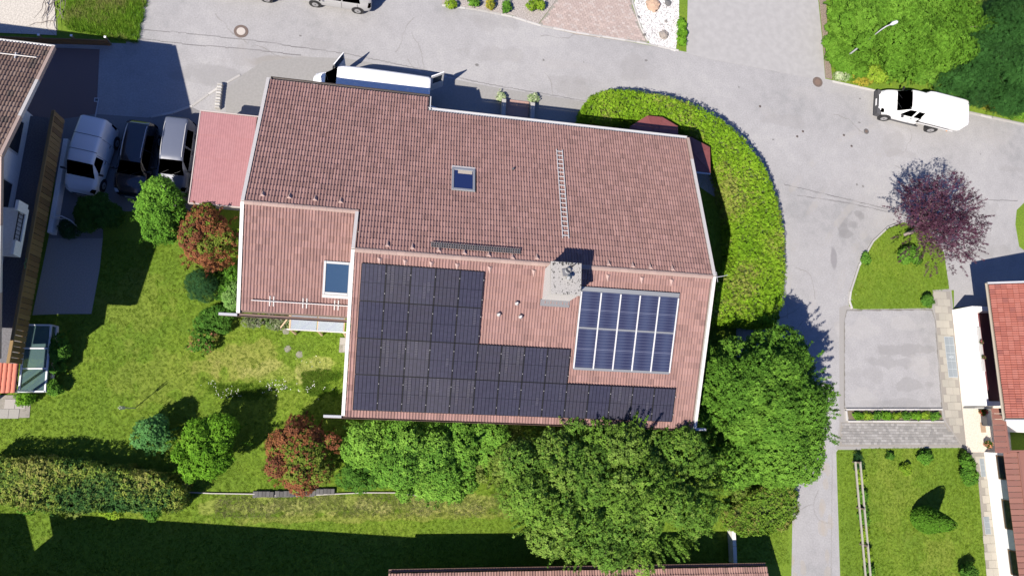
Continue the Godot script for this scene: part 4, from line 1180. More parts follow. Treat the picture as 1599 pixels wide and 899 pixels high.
	# conservatory
	var c := thing("glass_lean_to", "white framed glass lean-to of three panes beside the orange tiles", "lean-to", Vector3(-18.2, 0, -2.85), 0.03)
	var fr := mat("cons_frame", Color(0.62, 0.64, 0.66), 0.45)
	var gl := mat("cons_glass", Color(0.1, 0.17, 0.17), 0.08, {"alpha": 0.62})
	for zz in [-1.72, -0.5, 0.55, 1.72]: boxed("glazing_bar", Vector3(0, 0.85, zz), Vector3(1.1, 0.07, 0.08), fr, c, 0.012, Basis(Vector3.BACK, -0.16))
	for q in [[-1.11, 1.12], [0.025, 0.95], [1.135, 1.07]]:
		boxed("roof_pane", Vector3(0, 0.84, q[0]), Vector3(1.05, 0.015, q[1]), gl, c, 0.0, Basis(Vector3.BACK, -0.16))
	boxed("wall_plate", Vector3(-0.56, 0.94, 0), Vector3(0.09, 0.1, 3.5), fr, c, 0.01)
	boxed("eave_rail", Vector3(0.56, 0.74, 0), Vector3(0.09, 0.09, 3.5), fr, c, 0.01)
	for zz in [-1.72, -0.5, 0.55, 1.72]: boxed("post", Vector3(0.56, 0.35, zz), Vector3(0.08, 0.7, 0.08), fr, c)
	for q in [[-1.11, 1.12], [0.025, 0.95], [1.135, 1.07]]: boxed("side_pane", Vector3(0.56, 0.45, q[0]), Vector3(0.02, 0.48, q[1]), gl, c)
	boxed("gable_panel", Vector3(0, 0.42, 1.74), Vector3(1.1, 0.8, 0.04), fr, c)
	boxed("base_wall", Vector3(0.56, 0.1, 0), Vector3(0.12, 0.2, 3.5), plaster, c)
	# orange tiled lean-to
	var ot := thing("orange_canopy", "small canopy of orange roof tiles at the left edge", "canopy", Vector3(-18.55, 0, -1.97), 0.03)
	var om := mat("orange_tile", Color(0.5, 0.14, 0.09), 0.75, {"c2": Color(0.6, 0.2, 0.13), "freq": 0.1, "size": 0.6})
	for k in 4:
		for j in 5:
			var g := MB.new()
			for s in 6:
				var a0 := PI * s / 6.0; var a1 := PI * (s + 1) / 6.0
				g.quad(Vector3(cos(a0) * 0.1, sin(a0) * 0.06, -0.2), Vector3(cos(a1) * 0.1, sin(a1) * 0.06, -0.2), Vector3(cos(a1) * 0.105, sin(a1) * 0.065 + 0.012, 0.2), Vector3(cos(a0) * 0.105, sin(a0) * 0.065 + 0.012, 0.2))
			put("orange_tile", g, om, ot, Vector3(0.34 - k * 0.22, 2.6, -0.74 + j * 0.38))
	boxed("support_board", Vector3(0, 2.56, 0), Vector3(0.94, 0.05, 1.86), wood, ot)
	for x in [-0.4, 0.4]: boxed("post", Vector3(x, 1.27, 0.85), Vector3(0.1, 2.54, 0.1), mat("cons_frame", Color.WHITE), ot)
	slab_rows("corner_pavement", [[-20.2, -0.95], [-18.55, -0.95], [-18.5, 0.2], [-20.2, 0.25]], 0.03, Vector2(-19.0, -0.5), 0.0, 0.5, 0.5, [Color(0.27, 0.26, 0.24), Color(0.32, 0.3, 0.28)])
	# green cloth over the balcony rail
	var cl := MB.new()
	for k in 6:
		for j in 5:
			var f := func(a: float, d: float) -> Vector3:
				var drop := maxf(0.0, d - 0.12) * 0.9
				return Vector3(-0.12 - d * 0.4 + 0.03 * sin(a * 9.0), 0.05 - drop + 0.03 * sin(a * 14.0 + d * 6.0), (a - 0.5) * (0.5 + d * 0.4))
			cl.quad(f.call(k / 6.0, j / 5.0), f.call(k / 6.0, (j + 1) / 5.0), f.call((k + 1) / 6.0, (j + 1) / 5.0), f.call((k + 1) / 6.0, j / 5.0))
	tag(put("hanging_cloth", cl, mat("cloth_green", Color(0.22, 0.42, 0.2), 0.9, {"two": true}), self, Vector3(-17.68, 3.72, -7.25)), "pale green cloth hung over the brown balcony rail", "cloth")

func build_right_house():
	var h := thing("white_house", "white house with red tiled roof and terrace at the right edge", "house", Vector3(37.8, 0, -7.0), 0.0)
	var white := mat("bright_white", Color(0.78, 0.78, 0.77), 0.9, {"c2": Color(0.83, 0.83, 0.82), "freq": 0.03, "size": 3.0})
	var dark := mat("terrace_floor", Color(0.15, 0.05, 0.06), 0.7, {"c2": Color(0.2, 0.075, 0.085), "freq": 0.08, "size": 1.0})
	# terrace parapet
	boxed("terrace_wall", Vector3(0.17, 0.85, 3.25), Vector3(0.34, 1.7, 6.5), white, h, 0.02)
	boxed("terrace_wall", Vector3(1.4, 0.85, 0.15), Vector3(2.1, 1.72, 0.3), white, h, 0.02)
	boxed("terrace_wall", Vector3(1.4, 0.85, 6.35), Vector3(2.1, 1.72, 0.3), white, h, 0.02)
	boxed("terrace_floor", Vector3(1.6, 0.4, 3.25), Vector3(2.5, 0.8, 5.9), dark, h)
	boxed("parapet_ledge", Vector3(0.42, 1.42, 3.25), Vector3(0.16, 0.1, 5.9), white, h, 0.01)
	# house body
	var b := MB.new()
	b.box(Vector3(7.4, 1.6, 3.6), Vector3(9.0, 3.2, 9.2))
	put("wall", b, white, h)
	for q in [1.6, 4.4]:
		var f := boxed("terrace_door", Vector3(2.88, 1.85, q), Vector3(0.06, 2.1, 1.6), mat("dark_wood", Color.WHITE), h)
		boxed("pane", Vector3(2.845, 1.85, q), Vector3(0.02, 1.9, 1.4), mat("pane", Color.WHITE), f)
	# roof
	var deck := mat("roof_deck", Color.WHITE)
	slab_plane(h, "roof_deck", [Vector3(-0.15, 3.22, -1.2), Vector3(-0.15, 3.22, 7.35), Vector3(7.0, 6.0, 7.35), Vector3(7.0, 6.0, -1.2)], 0.16, deck)
	slab_plane(h, "roof_deck", [Vector3(7.003, 6.0, -1.2), Vector3(7.003, 6.0, 7.35), Vector3(14, 3.22, 7.35), Vector3(14, 3.22, -1.2)], 0.16, deck)
	var cols := [Color(0.27, 0.088, 0.064), Color(0.29, 0.1, 0.074), Color(0.255, 0.083, 0.062), Color(0.3, 0.11, 0.084), Color(0.22, 0.075, 0.06)]
	var dn := Vector3(-7.15, -2.78, 0).normalized()
	tile_roof(h, Vector3(7.0, 6.06, -1.15), Vector3(0, 0, 1), dn, 28, 23, 0.3, 0.334, cols, "red", func(u, s): return true, func(u, s): return s > 4.6, [260])
	tile_roof(h, Vector3(7.0, 6.06, 7.3), Vector3(0, 0, -1), Vector3(7.0, -2.78, 0).normalized(), 28, 22, 0.3, 0.334, cols, "red", func(u, s): return true, func(u, s): return false, [0])
	ridge_row(h, Vector3(7.0, 6.05, -1.1), Vector3(7.0, 6.05, 7.25), 0.12, 0.38, [mat("red_tile_0", Color.WHITE), mat("red_tile_2", Color.WHITE)])
	gutter(h, Vector3(-0.24, 3.2, -1.25), Vector3(-0.24, 3.2, 7.4), mat("gutter_beige", Color(0.3, 0.27, 0.22), 0.5))
	for zz in [-1.24, 7.4]:
		for k in 3:
			var g := MB.new()
			g.bar(Vector3(-0.2 + k * 2.4, 3.22 + k * 0.93, zz), Vector3(2.19 + k * 2.4, 4.15 + k * 0.93, zz), 0.12, 0.2)
			put("verge_board", g, mat("zinc", Color.WHITE), h)
	# railing set into the parapet, with two flower pots
	var rl := Node3D.new()
	rl.name = "parapet_rail"; h.add_child(rl)
	var grey := mat("rail_grey", Color(0.16, 0.15, 0.155), 0.5)
	boxed("rail_base", Vector3(0.2, 1.71, 2.85), Vector3(0.2, 0.02, 2.9), grey, rl)
	for x in [0.12, 0.2, 0.28]: boxed("rail_bar", Vector3(x, 1.76, 2.85), Vector3(0.025, 0.08, 2.9), mat("alu", Color.WHITE), rl)
	# canopy over the entrance, boards one by one
	var brown := [mat("brown_board_a", Color(0.2, 0.085, 0.06), 0.7, {"c2": Color(0.25, 0.115, 0.085), "freq": 0.08, "size": 0.7}), mat("brown_board_b", Color(0.175, 0.075, 0.055), 0.7, {"c2": Color(0.22, 0.1, 0.075), "freq": 0.08, "size": 0.7})]
	var cn := Node3D.new()
	cn.name = "entrance_canopy"; h.add_child(cn)
	for k in 8:
		boxed("canopy_board", Vector3(0.0 - k * 0.015, 2.62, 6.82 + k * 0.345), Vector3(0.9, 0.05, 0.325), brown[k % 2], cn, 0.012)
	boxed("canopy_beam", Vector3(0.42, 2.6, 8.05), Vector3(0.14, 0.12, 2.8), brown[1], cn, 0.01)
	for zz in [6.9, 9.3]: boxed("canopy_bracket", Vector3(1.1, 2.56, zz), Vector3(1.3, 0.1, 0.1), brown[0], cn)
	# low wing
	boxed("wing_wall", Vector3(4.25, 1.2, 14.0), Vector3(6.2, 2.4, 9.0), white, h)
	var wr := Node3D.new()
	wr.name = "wing_roof"; h.add_child(wr)
	for k in 26:
		boxed("roof_board", Vector3(0.62, 2.5, 9.52 + k * 0.345), Vector3(0.9, 0.05, 0.325), brown[k % 2], wr, 0.012, Basis(Vector3.BACK, 0.1))
	boxed("roof_edge", Vector3(1.12, 2.56, 13.9), Vector3(0.12, 0.14, 9.0), brown[1], wr, 0.01)
	boxed("roof_slab", Vector3(4.6, 2.5, 13.9), Vector3(6.8, 0.16, 9.1), brown[0], wr, 0.01)
	for q in [[10.4, 1.5], [13.3, 1.8], [16.2, 1.5]]:
		var f := boxed("window", Vector3(1.13, 1.5, q[0]), Vector3(0.06, 1.1, q[1]), mat("dark_wood", Color.WHITE), h)
		boxed("pane", Vector3(1.095, 1.5, q[0]), Vector3(0.02, 0.94, q[1] - 0.16), mat("pane", Color.WHITE), f)
	# light well gratings and mats
	var gm := mat("grating", Color(0.16, 0.19, 0.21), 0.6, {"c2": Color(0.22, 0.25, 0.27), "freq": 0.15, "size": 0.5})
	var mt := thing("light_well", "grey grating with ten fields and faint lettering by the white wall", "grating", Vector3(37.27, 0.03, -3.77), 0.0)
	boxed("frame", Vector3(0, 0.005, 0), Vector3(0.72, 0.02, 2.75), mat("grating_frame", Color(0.3, 0.33, 0.35), 0.5), mt, 0.004)
	for j in 5:
		for k in 2: boxed("grating_field", Vector3(-0.17 + k * 0.34, 0.018, -1.08 + j * 0.54), Vector3(0.31, 0.012, 0.5), gm, mt, 0.003)
	var tx := TextMesh.new()
	tx.text = "HOI"
	tx.font_size = 32
	tx.pixel_size = 0.0065
	tx.depth = 0.004
	var to := put("lettering", tx, mat("letter_pale", Color(0.42, 0.47, 0.5), 0.7), mt, Vector3(0, 0.03, 0.0))
	to.rotation.x = -PI / 2
	for q in [[38.68, 3.5, 0.36, 1.15, "grey grating on the pavement beside the entrance shrub"], [38.5, 7.13, 0.42, 1.1, "grey grating further down the white wing wall"]]:
		var t := thing("light_well", q[4], "grating", Vector3(q[0], 0.034, q[1]))
		boxed("frame", Vector3(0, 0.004, 0), Vector3(q[2], 0.02, q[3]), mat("grating_frame", Color.WHITE), t, 0.004)
		for j in 3: boxed("grating_field", Vector3(0, 0.015, (j - 1) * q[3] / 3.0), Vector3(q[2] - 0.06, 0.014, q[3] / 3.0 - 0.03), gm, t, 0.003)
	tag(boxed("door_mat", Vector3(39.1, 0.042, 0.9), Vector3(0.38, 0.02, 0.65), mat("coir", Color(0.27, 0.19, 0.12), 0.97, {"c2": Color(0.34, 0.24, 0.16), "freq": 0.2, "size": 0.3}), self, 0.005), "brown door mat on the cream entrance paving", "door mat")
	boxed("entrance_bench", Vector3(1.42, 0.25, 7.3), Vector3(0.34, 0.5, 1.0), mat("step_grey", Color(0.3, 0.3, 0.29), 0.85), h, 0.02)
	boxed("boundary_wall", Vector3(0.6, 0.5, 6.62), Vector3(1.3, 1.0, 0.1), mat("wall_grey", Color(0.3, 0.3, 0.29), 0.8), h, 0.01)
	for q in [[39.0, -0.1, 0.03, "flower pot with red blossoms at the entrance wall", Color(0.35, 0.05, 0.05)], [39.05, 2.0, 0.03, "flower pot with mixed blossoms at the wing corner", Color(0.45, 0.2, 0.12)], [37.98, -4.6, 1.72, "upper small flower pot on the white parapet", Color(0.4, 0.12, 0.16)], [38.0, -3.6, 1.72, "lower small flower pot on the white parapet", Color(0.4, 0.12, 0.16)]]:
		flower_pot(Vector3(q[0], q[2], q[1]), 0.2 if q[2] < 1 else 0.1, q[3], q[4])

func flower_pot(at: Vector3, r: float, label: String, bloom: Color):
	var t := thing("flower_pot", label, "flower pot", at)
	var b := MB.new()
	b.tube([Vector3.ZERO, Vector3(0, r * 1.1, 0), Vector3(0, r * 1.3, 0)], [r * 0.6, r * 0.85, r * 0.9], 14)
	put("pot", b, mat("terracotta", Color(0.3, 0.15, 0.1), 0.85), t)
	var xs := []; var cs := []
	for k in 90:
		var d := Vector3(rng.randfn(), absf(rng.randfn()) * 0.8, rng.randfn()).normalized() * r * rng.randf_range(0.5, 1.15)
		xs.append(Transform3D(rand_basis(r * 1.2), at * 0.0 + Vector3(0, r * 1.35, 0) + d))
		cs.append(vary(bloom if k % 3 == 0 else Color(0.05, 0.12, 0.02), 0.3))
	copies("foliage", leaf_mesh(), xs, cs, leaf_mat(), t).set_meta("kind", "stuff")

func build_south_houses():
	# roof along the bottom edge
	var h := thing("south_house", "low building with brown tiled roof along the bottom edge", "house", Vector3(0.25, 0, 8.15), -0.021)
	var deck := mat("roof_deck", Color.WHITE)
	var plaster := mat("white_plaster", Color.WHITE)
	slab_plane(h, "roof_deck", [Vector3(0, 2.15, 0), Vector3(0, 4.1, 6.0), Vector3(21.3, 4.1, 6.0), Vector3(21.3, 2.15, 0)], 0.16, deck)
	slab_plane(h, "roof_deck", [Vector3(0, 4.1, 6.003), Vector3(0, 2.15, 12.0), Vector3(21.3, 2.15, 12.0), Vector3(21.3, 4.1, 6.003)], 0.16, deck)
	boxed("wall", Vector3(10.6, 1.05, 6.0), Vector3(20.0, 2.1, 10.6), plaster, h)
	var cols := [Color(0.25, 0.145, 0.12), Color(0.28, 0.165, 0.14), Color(0.23, 0.135, 0.115), Color(0.3, 0.18, 0.15), Color(0.2, 0.12, 0.1)]
	var dn := Vector3(0, -1.95, -6.0).normalized()
	tile_roof(h, Vector3(0, 4.16, 6.0), Vector3(1, 0, 0), dn, 71, 19, 0.3, 0.332, cols, "south", func(u, s): return true, func(u, s): return s > 5.4, [190])
	gutter(h, Vector3(0, 2.1, -0.12), Vector3(21.3, 2.1, -0.12), mat("gutter_brown", Color.WHITE))
	# taller neighbours just below the picture, seen only by the shade they cast on the lawn
	var a := thing("row_house", "house below the picture whose roof shades the lower lawn", "house", Vector3(-10.3, 0, 8.5), -0.093)
	boxed("wall", Vector3(0, 1.9, 5.2), Vector3(17.6, 3.8, 9.0), plaster, a)
	slab_plane(a, "roof", [Vector3(-9.4, 4.0, 0), Vector3(-9.4, 6.2, 5.2), Vector3(9.3, 6.2, 5.2), Vector3(9.3, 4.0, 0)], 0.18, deck)
	slab_plane(a, "roof", [Vector3(-9.4, 6.2, 5.203), Vector3(-9.4, 4.0, 10.4), Vector3(9.3, 4.0, 10.4), Vector3(9.3, 6.2, 5.203)], 0.18, deck)
	var c := thing("row_house", "last house below the lower left corner of the picture", "house", Vector3(-26.0, 0, 7.3), -0.04)
	boxed("wall", Vector3(0, 1.9, 5.2), Vector3(9.0, 3.8, 9.0), plaster, c)
	slab_plane(c, "roof", [Vector3(-5, 4.0, 0.1), Vector3(-5, 6.2, 5.2), Vector3(5.1, 6.2, 5.2), Vector3(5.1, 4.0, 0.1)], 0.18, deck)
	slab_plane(c, "roof", [Vector3(-5, 6.2, 5.203), Vector3(-5, 4.0, 10.4), Vector3(5.1, 4.0, 10.4), Vector3(5.1, 6.2, 5.203)], 0.18, deck)

func build_carport():
	var t := thing("carport", "carport with flat pink sheet roof left of the main house", "carport", Vector3(-7.14, 0, -7.83), -0.0363)
	var pink := [mat("pink_a", Color(0.29, 0.135, 0.14), 0.75, {"c2": Color(0.33, 0.16, 0.165), "freq": 0.03, "size": 2.5}), mat("pink_b", Color(0.28, 0.13, 0.135), 0.75, {"c2": Color(0.325, 0.155, 0.16), "freq": 0.03, "size": 2.5})]
	var wood := mat("dark_wood", Color.WHITE)
	# corrugated sheets, each its own part: two across, four along
	var x0 := -3.9; var z0 := -8.42
	for k in 3:
		for j in 4:
			var b := MB.new()
			var wd := 0.985; var ln := 1.32
			var n := 24
			for s in n:
				var a := float(s) / n; var c := float(s + 1) / n
				var ya := 0.005 * sin(a * TAU * 8.0); var yc := 0.005 * sin(c * TAU * 8.0)
				b.quad(Vector3(a * wd, ya, 0), Vector3(a * wd, ya + 0.012, ln), Vector3(c * wd, yc + 0.012, ln), Vector3(c * wd, yc, 0))
			put("roof_sheet", b, pink[(k + j) % 2], t, Vector3(x0 + k * 0.975, 2.5 - j * 0.012, z0 + j * 1.3))
	boxed("fascia", Vector3(-3.94, 2.42, -5.8), Vector3(0.05, 0.2, 5.3), mat("fascia_pale", Color(0.42, 0.36, 0.34), 0.7), t)
	boxed("fascia", Vector3(-2.4, 2.42, -8.47), Vector3(3.1, 0.2, 0.05), mat("fascia_pale", Color.WHITE), t)
	boxed("fascia", Vector3(-2.4, 2.4, -3.16), Vector3(3.1, 0.2, 0.05), mat("fascia_pale", Color.WHITE), t)
	for x in [-3.8, -2.4, -1.0]: boxed("beam", Vector3(x, 2.36, -5.8), Vector3(0.1, 0.18, 5.2), wood, t)
	for p in [[-3.8, -8.3], [-3.8, -3.3], [-1.0, -8.3], [-1.0, -3.3]]: boxed("post", Vector3(p[0], 1.13, p[1]), Vector3(0.12, 2.27, 0.12), wood, t)

func build_pavilion():
	shed("dark red sheet metal shed roof between house eave and hedge", Vector3(15.85, 0, -16.85), [[-1.65, -0.7], [-0.5, -1.5], [0.5, -1.48], [1.5, -0.95], [1.5, 0.85], [-1.6, 0.9]], 4)
	shed("dark red sheet metal shed roof beside the east house verge", Vector3(18.3, 0, -15.9), [[-0.85, -1.2], [-0.1, -1.25], [1.15, -0.65], [1.1, 1.05], [-0.85, 0.95]], 3)

func shed(label: String, at: Vector3, rim: Array, posts: int):
	var t := thing("garden_shed", label, "shed", at)
	var red := [mat("red_sheet_a", Color(0.17, 0.05, 0.045), 0.55, {"c2": Color(0.2, 0.062, 0.056), "freq": 0.03, "size": 2.0}), mat("red_sheet_b", Color(0.155, 0.045, 0.041), 0.55, {"c2": Color(0.19, 0.058, 0.052), "freq": 0.03, "size": 2.0})]
	for k in rim.size():
		var p: Array = rim[k]; var q: Array = rim[(k + 1) % rim.size()]
		var b := MB.new()
		var a := Vector3(p[0], 2.3, p[1]); var c := Vector3(q[0], 2.3, q[1]); var top := Vector3(0, 2.48, 0)
		b.tri(a, top, c); b.tri(a + Vector3.DOWN * 0.04, c + Vector3.DOWN * 0.04, top + Vector3.DOWN * 0.04)
		b.quad(a, c, c + Vector3.DOWN * 0.1, a + Vector3.DOWN * 0.1)
		put("roof_panel", b, red[k % 2], t)
		b = MB.new()
		b.tube([a + Vector3.UP * 0.012, top + Vector3.UP * 0.012], [0.012, 0.012], 6)
		put("seam", b, red[1], t)
	for k in posts: boxed("post", Vector3(rim[k][0] * 0.88, 1.13, rim[k][1] * 0.88), Vector3(0.1, 2.24, 0.1), mat("dark_wood", Color.WHITE), t)
	var g := MB.new()
	var e: Array = rim[-2]; var f: Array = rim[-1]
	g.bar(Vector3(e[0], 2.24, e[1] + 0.06), Vector3(f[0], 2.24, f[1] + 0.06), 0.1, 0.06)
	put("gutter", g, mat("zinc", Color.WHITE), t)

# ---------------------------------------------------------------- fences, walls and small things
func build_small():
	var grey := mat("weathered_wood", Color(0.26, 0.25, 0.2), 0.9, {"c2": Color(0.38, 0.36, 0.3), "freq": 0.12, "size": 0.5})
	var brownw := mat("post_wood", Color(0.12, 0.09, 0.065), 0.9, {"c2": Color(0.2, 0.16, 0.12), "freq": 0.12, "size": 0.5})
	# post and rail fence
	var f := thing("rail_fence", "weathered two rail wooden fence beside the right lawn", "fence")
	var pth := []
	for p in G.railfence: pth.append(v3(p))
	var posts := [pth[0] + Vector3(0, 0, 0.45), Vector3(28.2, 0, 5.8), Vector3(28.05, 0, 7.6), Vector3(27.95, 0, 9.5), Vector3(27.9, 0, 11.4)]
	for k in posts.size():
		var p: Vector3 = pth[0].lerp(pth[4], [0.05, 0.32, 0.53, 0.78, 1.0][k])
		posts[k] = p
		boxed("post", p + Vector3(0.07, 0.45, 0), Vector3(0.3, 0.09, 0.1), brownw, f, 0.01)
		boxed("post", p + Vector3(0.07, 0.36, 0), Vector3(0.09, 0.72, 0.09), brownw, f, 0.01)
	for k in posts.size() - 1:
		for q in [[-0.1, 0.5], [0.22, 0.53]]:
			var b := MB.new()
			b.bar(posts[k] + Vector3(q[0], q[1] + 0.01, -0.05), posts[k + 1] + Vector3(q[0] + rng.randf_range(-0.01, 0.01), q[1] + 0.01, -0.07), 0.1, 0.07)
			put("rail", b, grey, f)
	# white plank wall
	var w := thing("garden_wall", "narrow white garden wall south of the trees", "wall")
	var wp := [v3(G.white_wall[0]), v3(G.white_wall[1]), v3(G.white_wall[2])]
	for k in 2:
		for j in 2:
			var b := MB.new()
			var p: Vector3 = wp[k].lerp(wp[k + 1], j / 2.0); var q: Vector3 = wp[k].lerp(wp[k + 1], (j + 1) / 2.0)
			b.bar(p + Vector3.UP * 0.3, q + Vector3.UP * 0.3 - (q - p).normalized() * 0.015, 0.22, 0.6)
			put("wall_block", b, mat("wall_white", Color(0.55, 0.55, 0.53), 0.85, {"c2": Color(0.68, 0.67, 0.65), "freq": 0.1, "size": 0.7}), w)
	# pale edging with dark stone mats
	var e := thing("garden_edging", "pale curved edging below the garden bushes", "edging")
	for k in G.edging.size() - 1:
		var b := MB.new()
		b.bar(v3(G.edging[k], 0.05), v3(G.edging[k + 1], 0.05), 0.05, 0.1)
		put("edging_board", b, mat("edging_pale", Color(0.36, 0.34, 0.31), 0.8, {"c2": Color(0.48, 0.46, 0.43), "freq": 0.1, "size": 0.6}), e)
	var sm := [mat("slate_a", Color(0.06, 0.06, 0.06), 0.85, {"c2": Color(0.15, 0.148, 0.145), "freq": 0.16, "size": 0.5}), mat("slate_b", Color(0.05, 0.05, 0.05), 0.85, {"c2": Color(0.12, 0.118, 0.115), "freq": 0.16, "size": 0.5})]
	for q in [[-6.6, 4.28, "leftmost"], [-5.5, 4.28, "second"], [-4.4, 4.28, "third"], [-3.4, 4.2, "rightmost"]]:
		var t := thing("stone_planter", q[2] + " dark planter of stacked slate behind the pale edging", "planter", Vector3(q[0], 0, q[1]))
		for j in 2:
			for k in 5:
				boxed("slate", Vector3(-0.4 + k * 0.2 + (0.1 if j % 2 else 0.0), 0.045 + j * 0.09, rng.randf_range(-0.02, 0.02)), Vector3(0.19, 0.085, 0.34 - j * 0.05), sm[rng.randi() % 2], t, 0.01)
	# stone wall piece at the parking corner
	var sw := thing("stone_wall", "short low wall of grey stones beside the parking corner", "wall")
	for k in 9:
		var p := v3(G.stone_wall[0]).lerp(v3(G.stone_wall[1]), (k + 0.5) / 9.0)
		boxed("stone", p + Vector3(0, 0.17, 0), Vector3(0.28, 0.34, 0.145), mat("kerb_a" if k % 2 else "kerb_b", Color.WHITE), sw, 0.03)
	# wooden fence with capped posts at the top left
	var tf := thing("top_fence", "brown wooden fence with white capped posts at the top left", "fence")
	for k in G.fence_top.size() - 1:
		var a := v3(G.fence_top[k]); var c := v3(G.fence_top[k + 1])
		for j in 3:
			var b := MB.new()
			b.bar(a + Vector3.UP * (0.18 + j * 0.2), c + Vector3.UP * (0.18 + j * 0.2), 0.05, 0.18)
			put("fence_board", b, mat("fence_brown_%d" % (j % 2), Color(0.15, 0.085, 0.04) * (1.0 + j * 0.15), 0.85, {"c2": Color(0.24, 0.14, 0.06), "freq": 0.12, "size": 0.6}), tf)
		if k > 0:
			var p := boxed("post", c + Vector3(0, 0.42, -0.1), Vector3(0.1, 0.84, 0.1), brownw, tf)
			boxed("post_cap", c + Vector3(0, 0.86, -0.1), Vector3(0.12, 0.05, 0.12), mat("cap_white", Color(0.75, 0.75, 0.75), 0.6), p, 0.02)
	# clothes pole, handrail, sign post, street lamp
	var pole := thing("clothes_pole", "thin metal pole with folded arms standing in the lawn", "pole", v3(G.pole[0]))
	var b := MB.new()
	b.tube([Vector3.ZERO, Vector3(0, 1.55, 0)], [0.025, 0.022], 8)
	put("shaft", b, mat("zinc", Color.WHITE), pole)
	b = MB.new()
	for k in 4:
		b.tube([Vector3(cos(k * 1.57) * 0.05, 1.5, sin(k * 1.57) * 0.05), Vector3(cos(k * 1.57) * 0.07, 2.15, sin(k * 1.57) * 0.07)], [0.03, 0.02], 6)
	put("folded_arms", b, mat("alu", Color.WHITE), pole)
	var hr := thing("handrail", "white tubular handrail curving out of the house plinth", "handrail")
	var ww := mat("rail_white", Color(0.7, 0.7, 0.68), 0.45)
	var hp := []; var hq := []
	for p in G.handrail:
		hp.append(v3(p, 0.0) * 0.976 + Vector3(0, 0.95, 0)); hq.append(v3(p, 0.0) * 0.988 + Vector3(0, 0.48, 0))
	for k in hp.size():
		hq[k] = Vector3(hp[k].x, 0.45, hp[k].z)
		b = MB.new()
		b.tube([Vector3(hp[k].x, 0, hp[k].z), hp[k]], [0.022, 0.022], 8)
		put("post", b, ww, hr)
	b = MB.new(); b.tube(hp, [0.024, 0.024, 0.024, 0.024], 8); put("top_rail", b, ww, hr)
	b = MB.new(); b.tube(hq, [0.02, 0.02, 0.02, 0.02], 8); put("lower_rail", b, ww, hr)
	var sp := thing("drain_channel", "slim pale drain channel with square gully behind the white compact van", "drain", Vector3(-17.1, 0.034, -17.7), 0.0)
	boxed("channel", Vector3(0.05, 0.006, 0.75), Vector3(0.07, 0.014, 1.3), mat("zinc", Color.WHITE), sp, 0.004, Basis(Vector3.UP, -0.06))
	boxed("gully_frame", Vector3(0, 0.01, 0), Vector3(0.26, 0.024, 0.26), mat("zinc", Color.WHITE), sp, 0.006)
	boxed("gully_grate", Vector3(0, 0.02, 0), Vector3(0.14, 0.012, 0.14), mat("drain2", Color.WHITE), sp)
	var lp := thing("street_lamp", "pale street lamp rising out of the top right shrubs", "street lamp", Vector3(31.0, 0, -24.75))
	b = MB.new(); b.tube([Vector3.ZERO, Vector3(0, 2.0, 0), Vector3(0, 4.2, 0), Vector3(0.18, 4.5, -0.1), Vector3(0.45, 4.6, -0.2)], [0.07, 0.055, 0.045, 0.04, 0.035], 10); put("mast", b, mat("zinc", Color.WHITE), lp)
	b = MB.new(); b.tube([Vector3(0.4, 4.6, -0.18), Vector3(0.55, 4.63, -0.26), Vector3(0.85, 4.63, -0.4), Vector3(0.98, 4.6, -0.46)], [0.05, 0.13, 0.11, 0.03], 12); put("lamp_head", b, mat("lamp_white", Color(0.6, 0.61, 0.62), 0.4), lp)
	# boulders
	for q in [[17.0, -27.6, 0.52, "pinkish boulder on the white gravel bed", Color(0.4, 0.28, 0.2)], [17.67, -25.45, 0.34, "grey boulder on the white gravel nearest the street", Color(0.26, 0.23, 0.2)], [18.1, -27.9, 0.25, "small dark boulder beside the verge plants", Color(0.12, 0.12, 0.12)], [15.9, -26.6, 0.12, "small dark stone near the cobbled driveway", Color(0.1, 0.1, 0.1)], [16.3, -25.3, 0.13, "low dark stone at the lower gravel tip", Color(0.13, 0.12, 0.11)], [17.9, -26.5, 0.12, "small grey stone between the two boulders", Color(0.2, 0.19, 0.18)]]:
		tag(put("boulder", rock(q[2], rng.randi()), mat("rock_%s" % q[3].left(9).replace(" ", "_"), q[4] * 0.8, 0.9, {"c2": q[4] * 1.25, "freq": 0.08, "size": 0.6}), self, Vector3(q[0], 0.02, q[1])), q[3], "boulder")
	# entrance: red step, low side walls, white chair under the eave
	var es := thing("entrance_step", "reddish stone entrance step with dark side walls before the house", "step", Vector3(7.45, 0, -18.9), -0.05)
	var redst := mat("red_stone", Color(0.3, 0.17, 0.14), 0.85, {"c2": Color(0.38, 0.24, 0.2), "freq": 0.1, "size": 0.7})
	for k in 3: boxed("step_slab", Vector3(0, 0.07 + k * 0.05, -0.55 + k * 0.62), Vector3(1.5, 0.1 + k * 0.1, 0.6), redst, es, 0.015)
	for s in [-1, 1]: boxed("side_wall", Vector3(s * 0.93, 0.3, 0.35), Vector3(0.26, 0.6, 1.9), mat("kerb_b", Color.WHITE), es, 0.02)
	var ch := thing("garden_chair", "white plastic garden chair partly under the north eave", "chair", Vector3(4.95, 0.02, -17.55), 0.6)
	var pw := mat("plastic_white", Color(0.75, 0.75, 0.75), 0.45)
	boxed("seat", Vector3(0, 0.43, 0), Vector3(0.46, 0.04, 0.46), pw, ch, 0.015)
	boxed("backrest", Vector3(0, 0.72, -0.24), Vector3(0.46, 0.5, 0.04), pw, ch, 0.015, Basis(Vector3.RIGHT, -0.2))
	for x in [-0.2, 0.2]:
		for z in [-0.2, 0.2]: boxed("leg", Vector3(x, 0.21, z), Vector3(0.045, 0.42, 0.045), pw, ch)
		boxed("armrest", Vector3(x * 1.25, 0.64, 0), Vector3(0.06, 0.03, 0.46), pw, ch, 0.01)
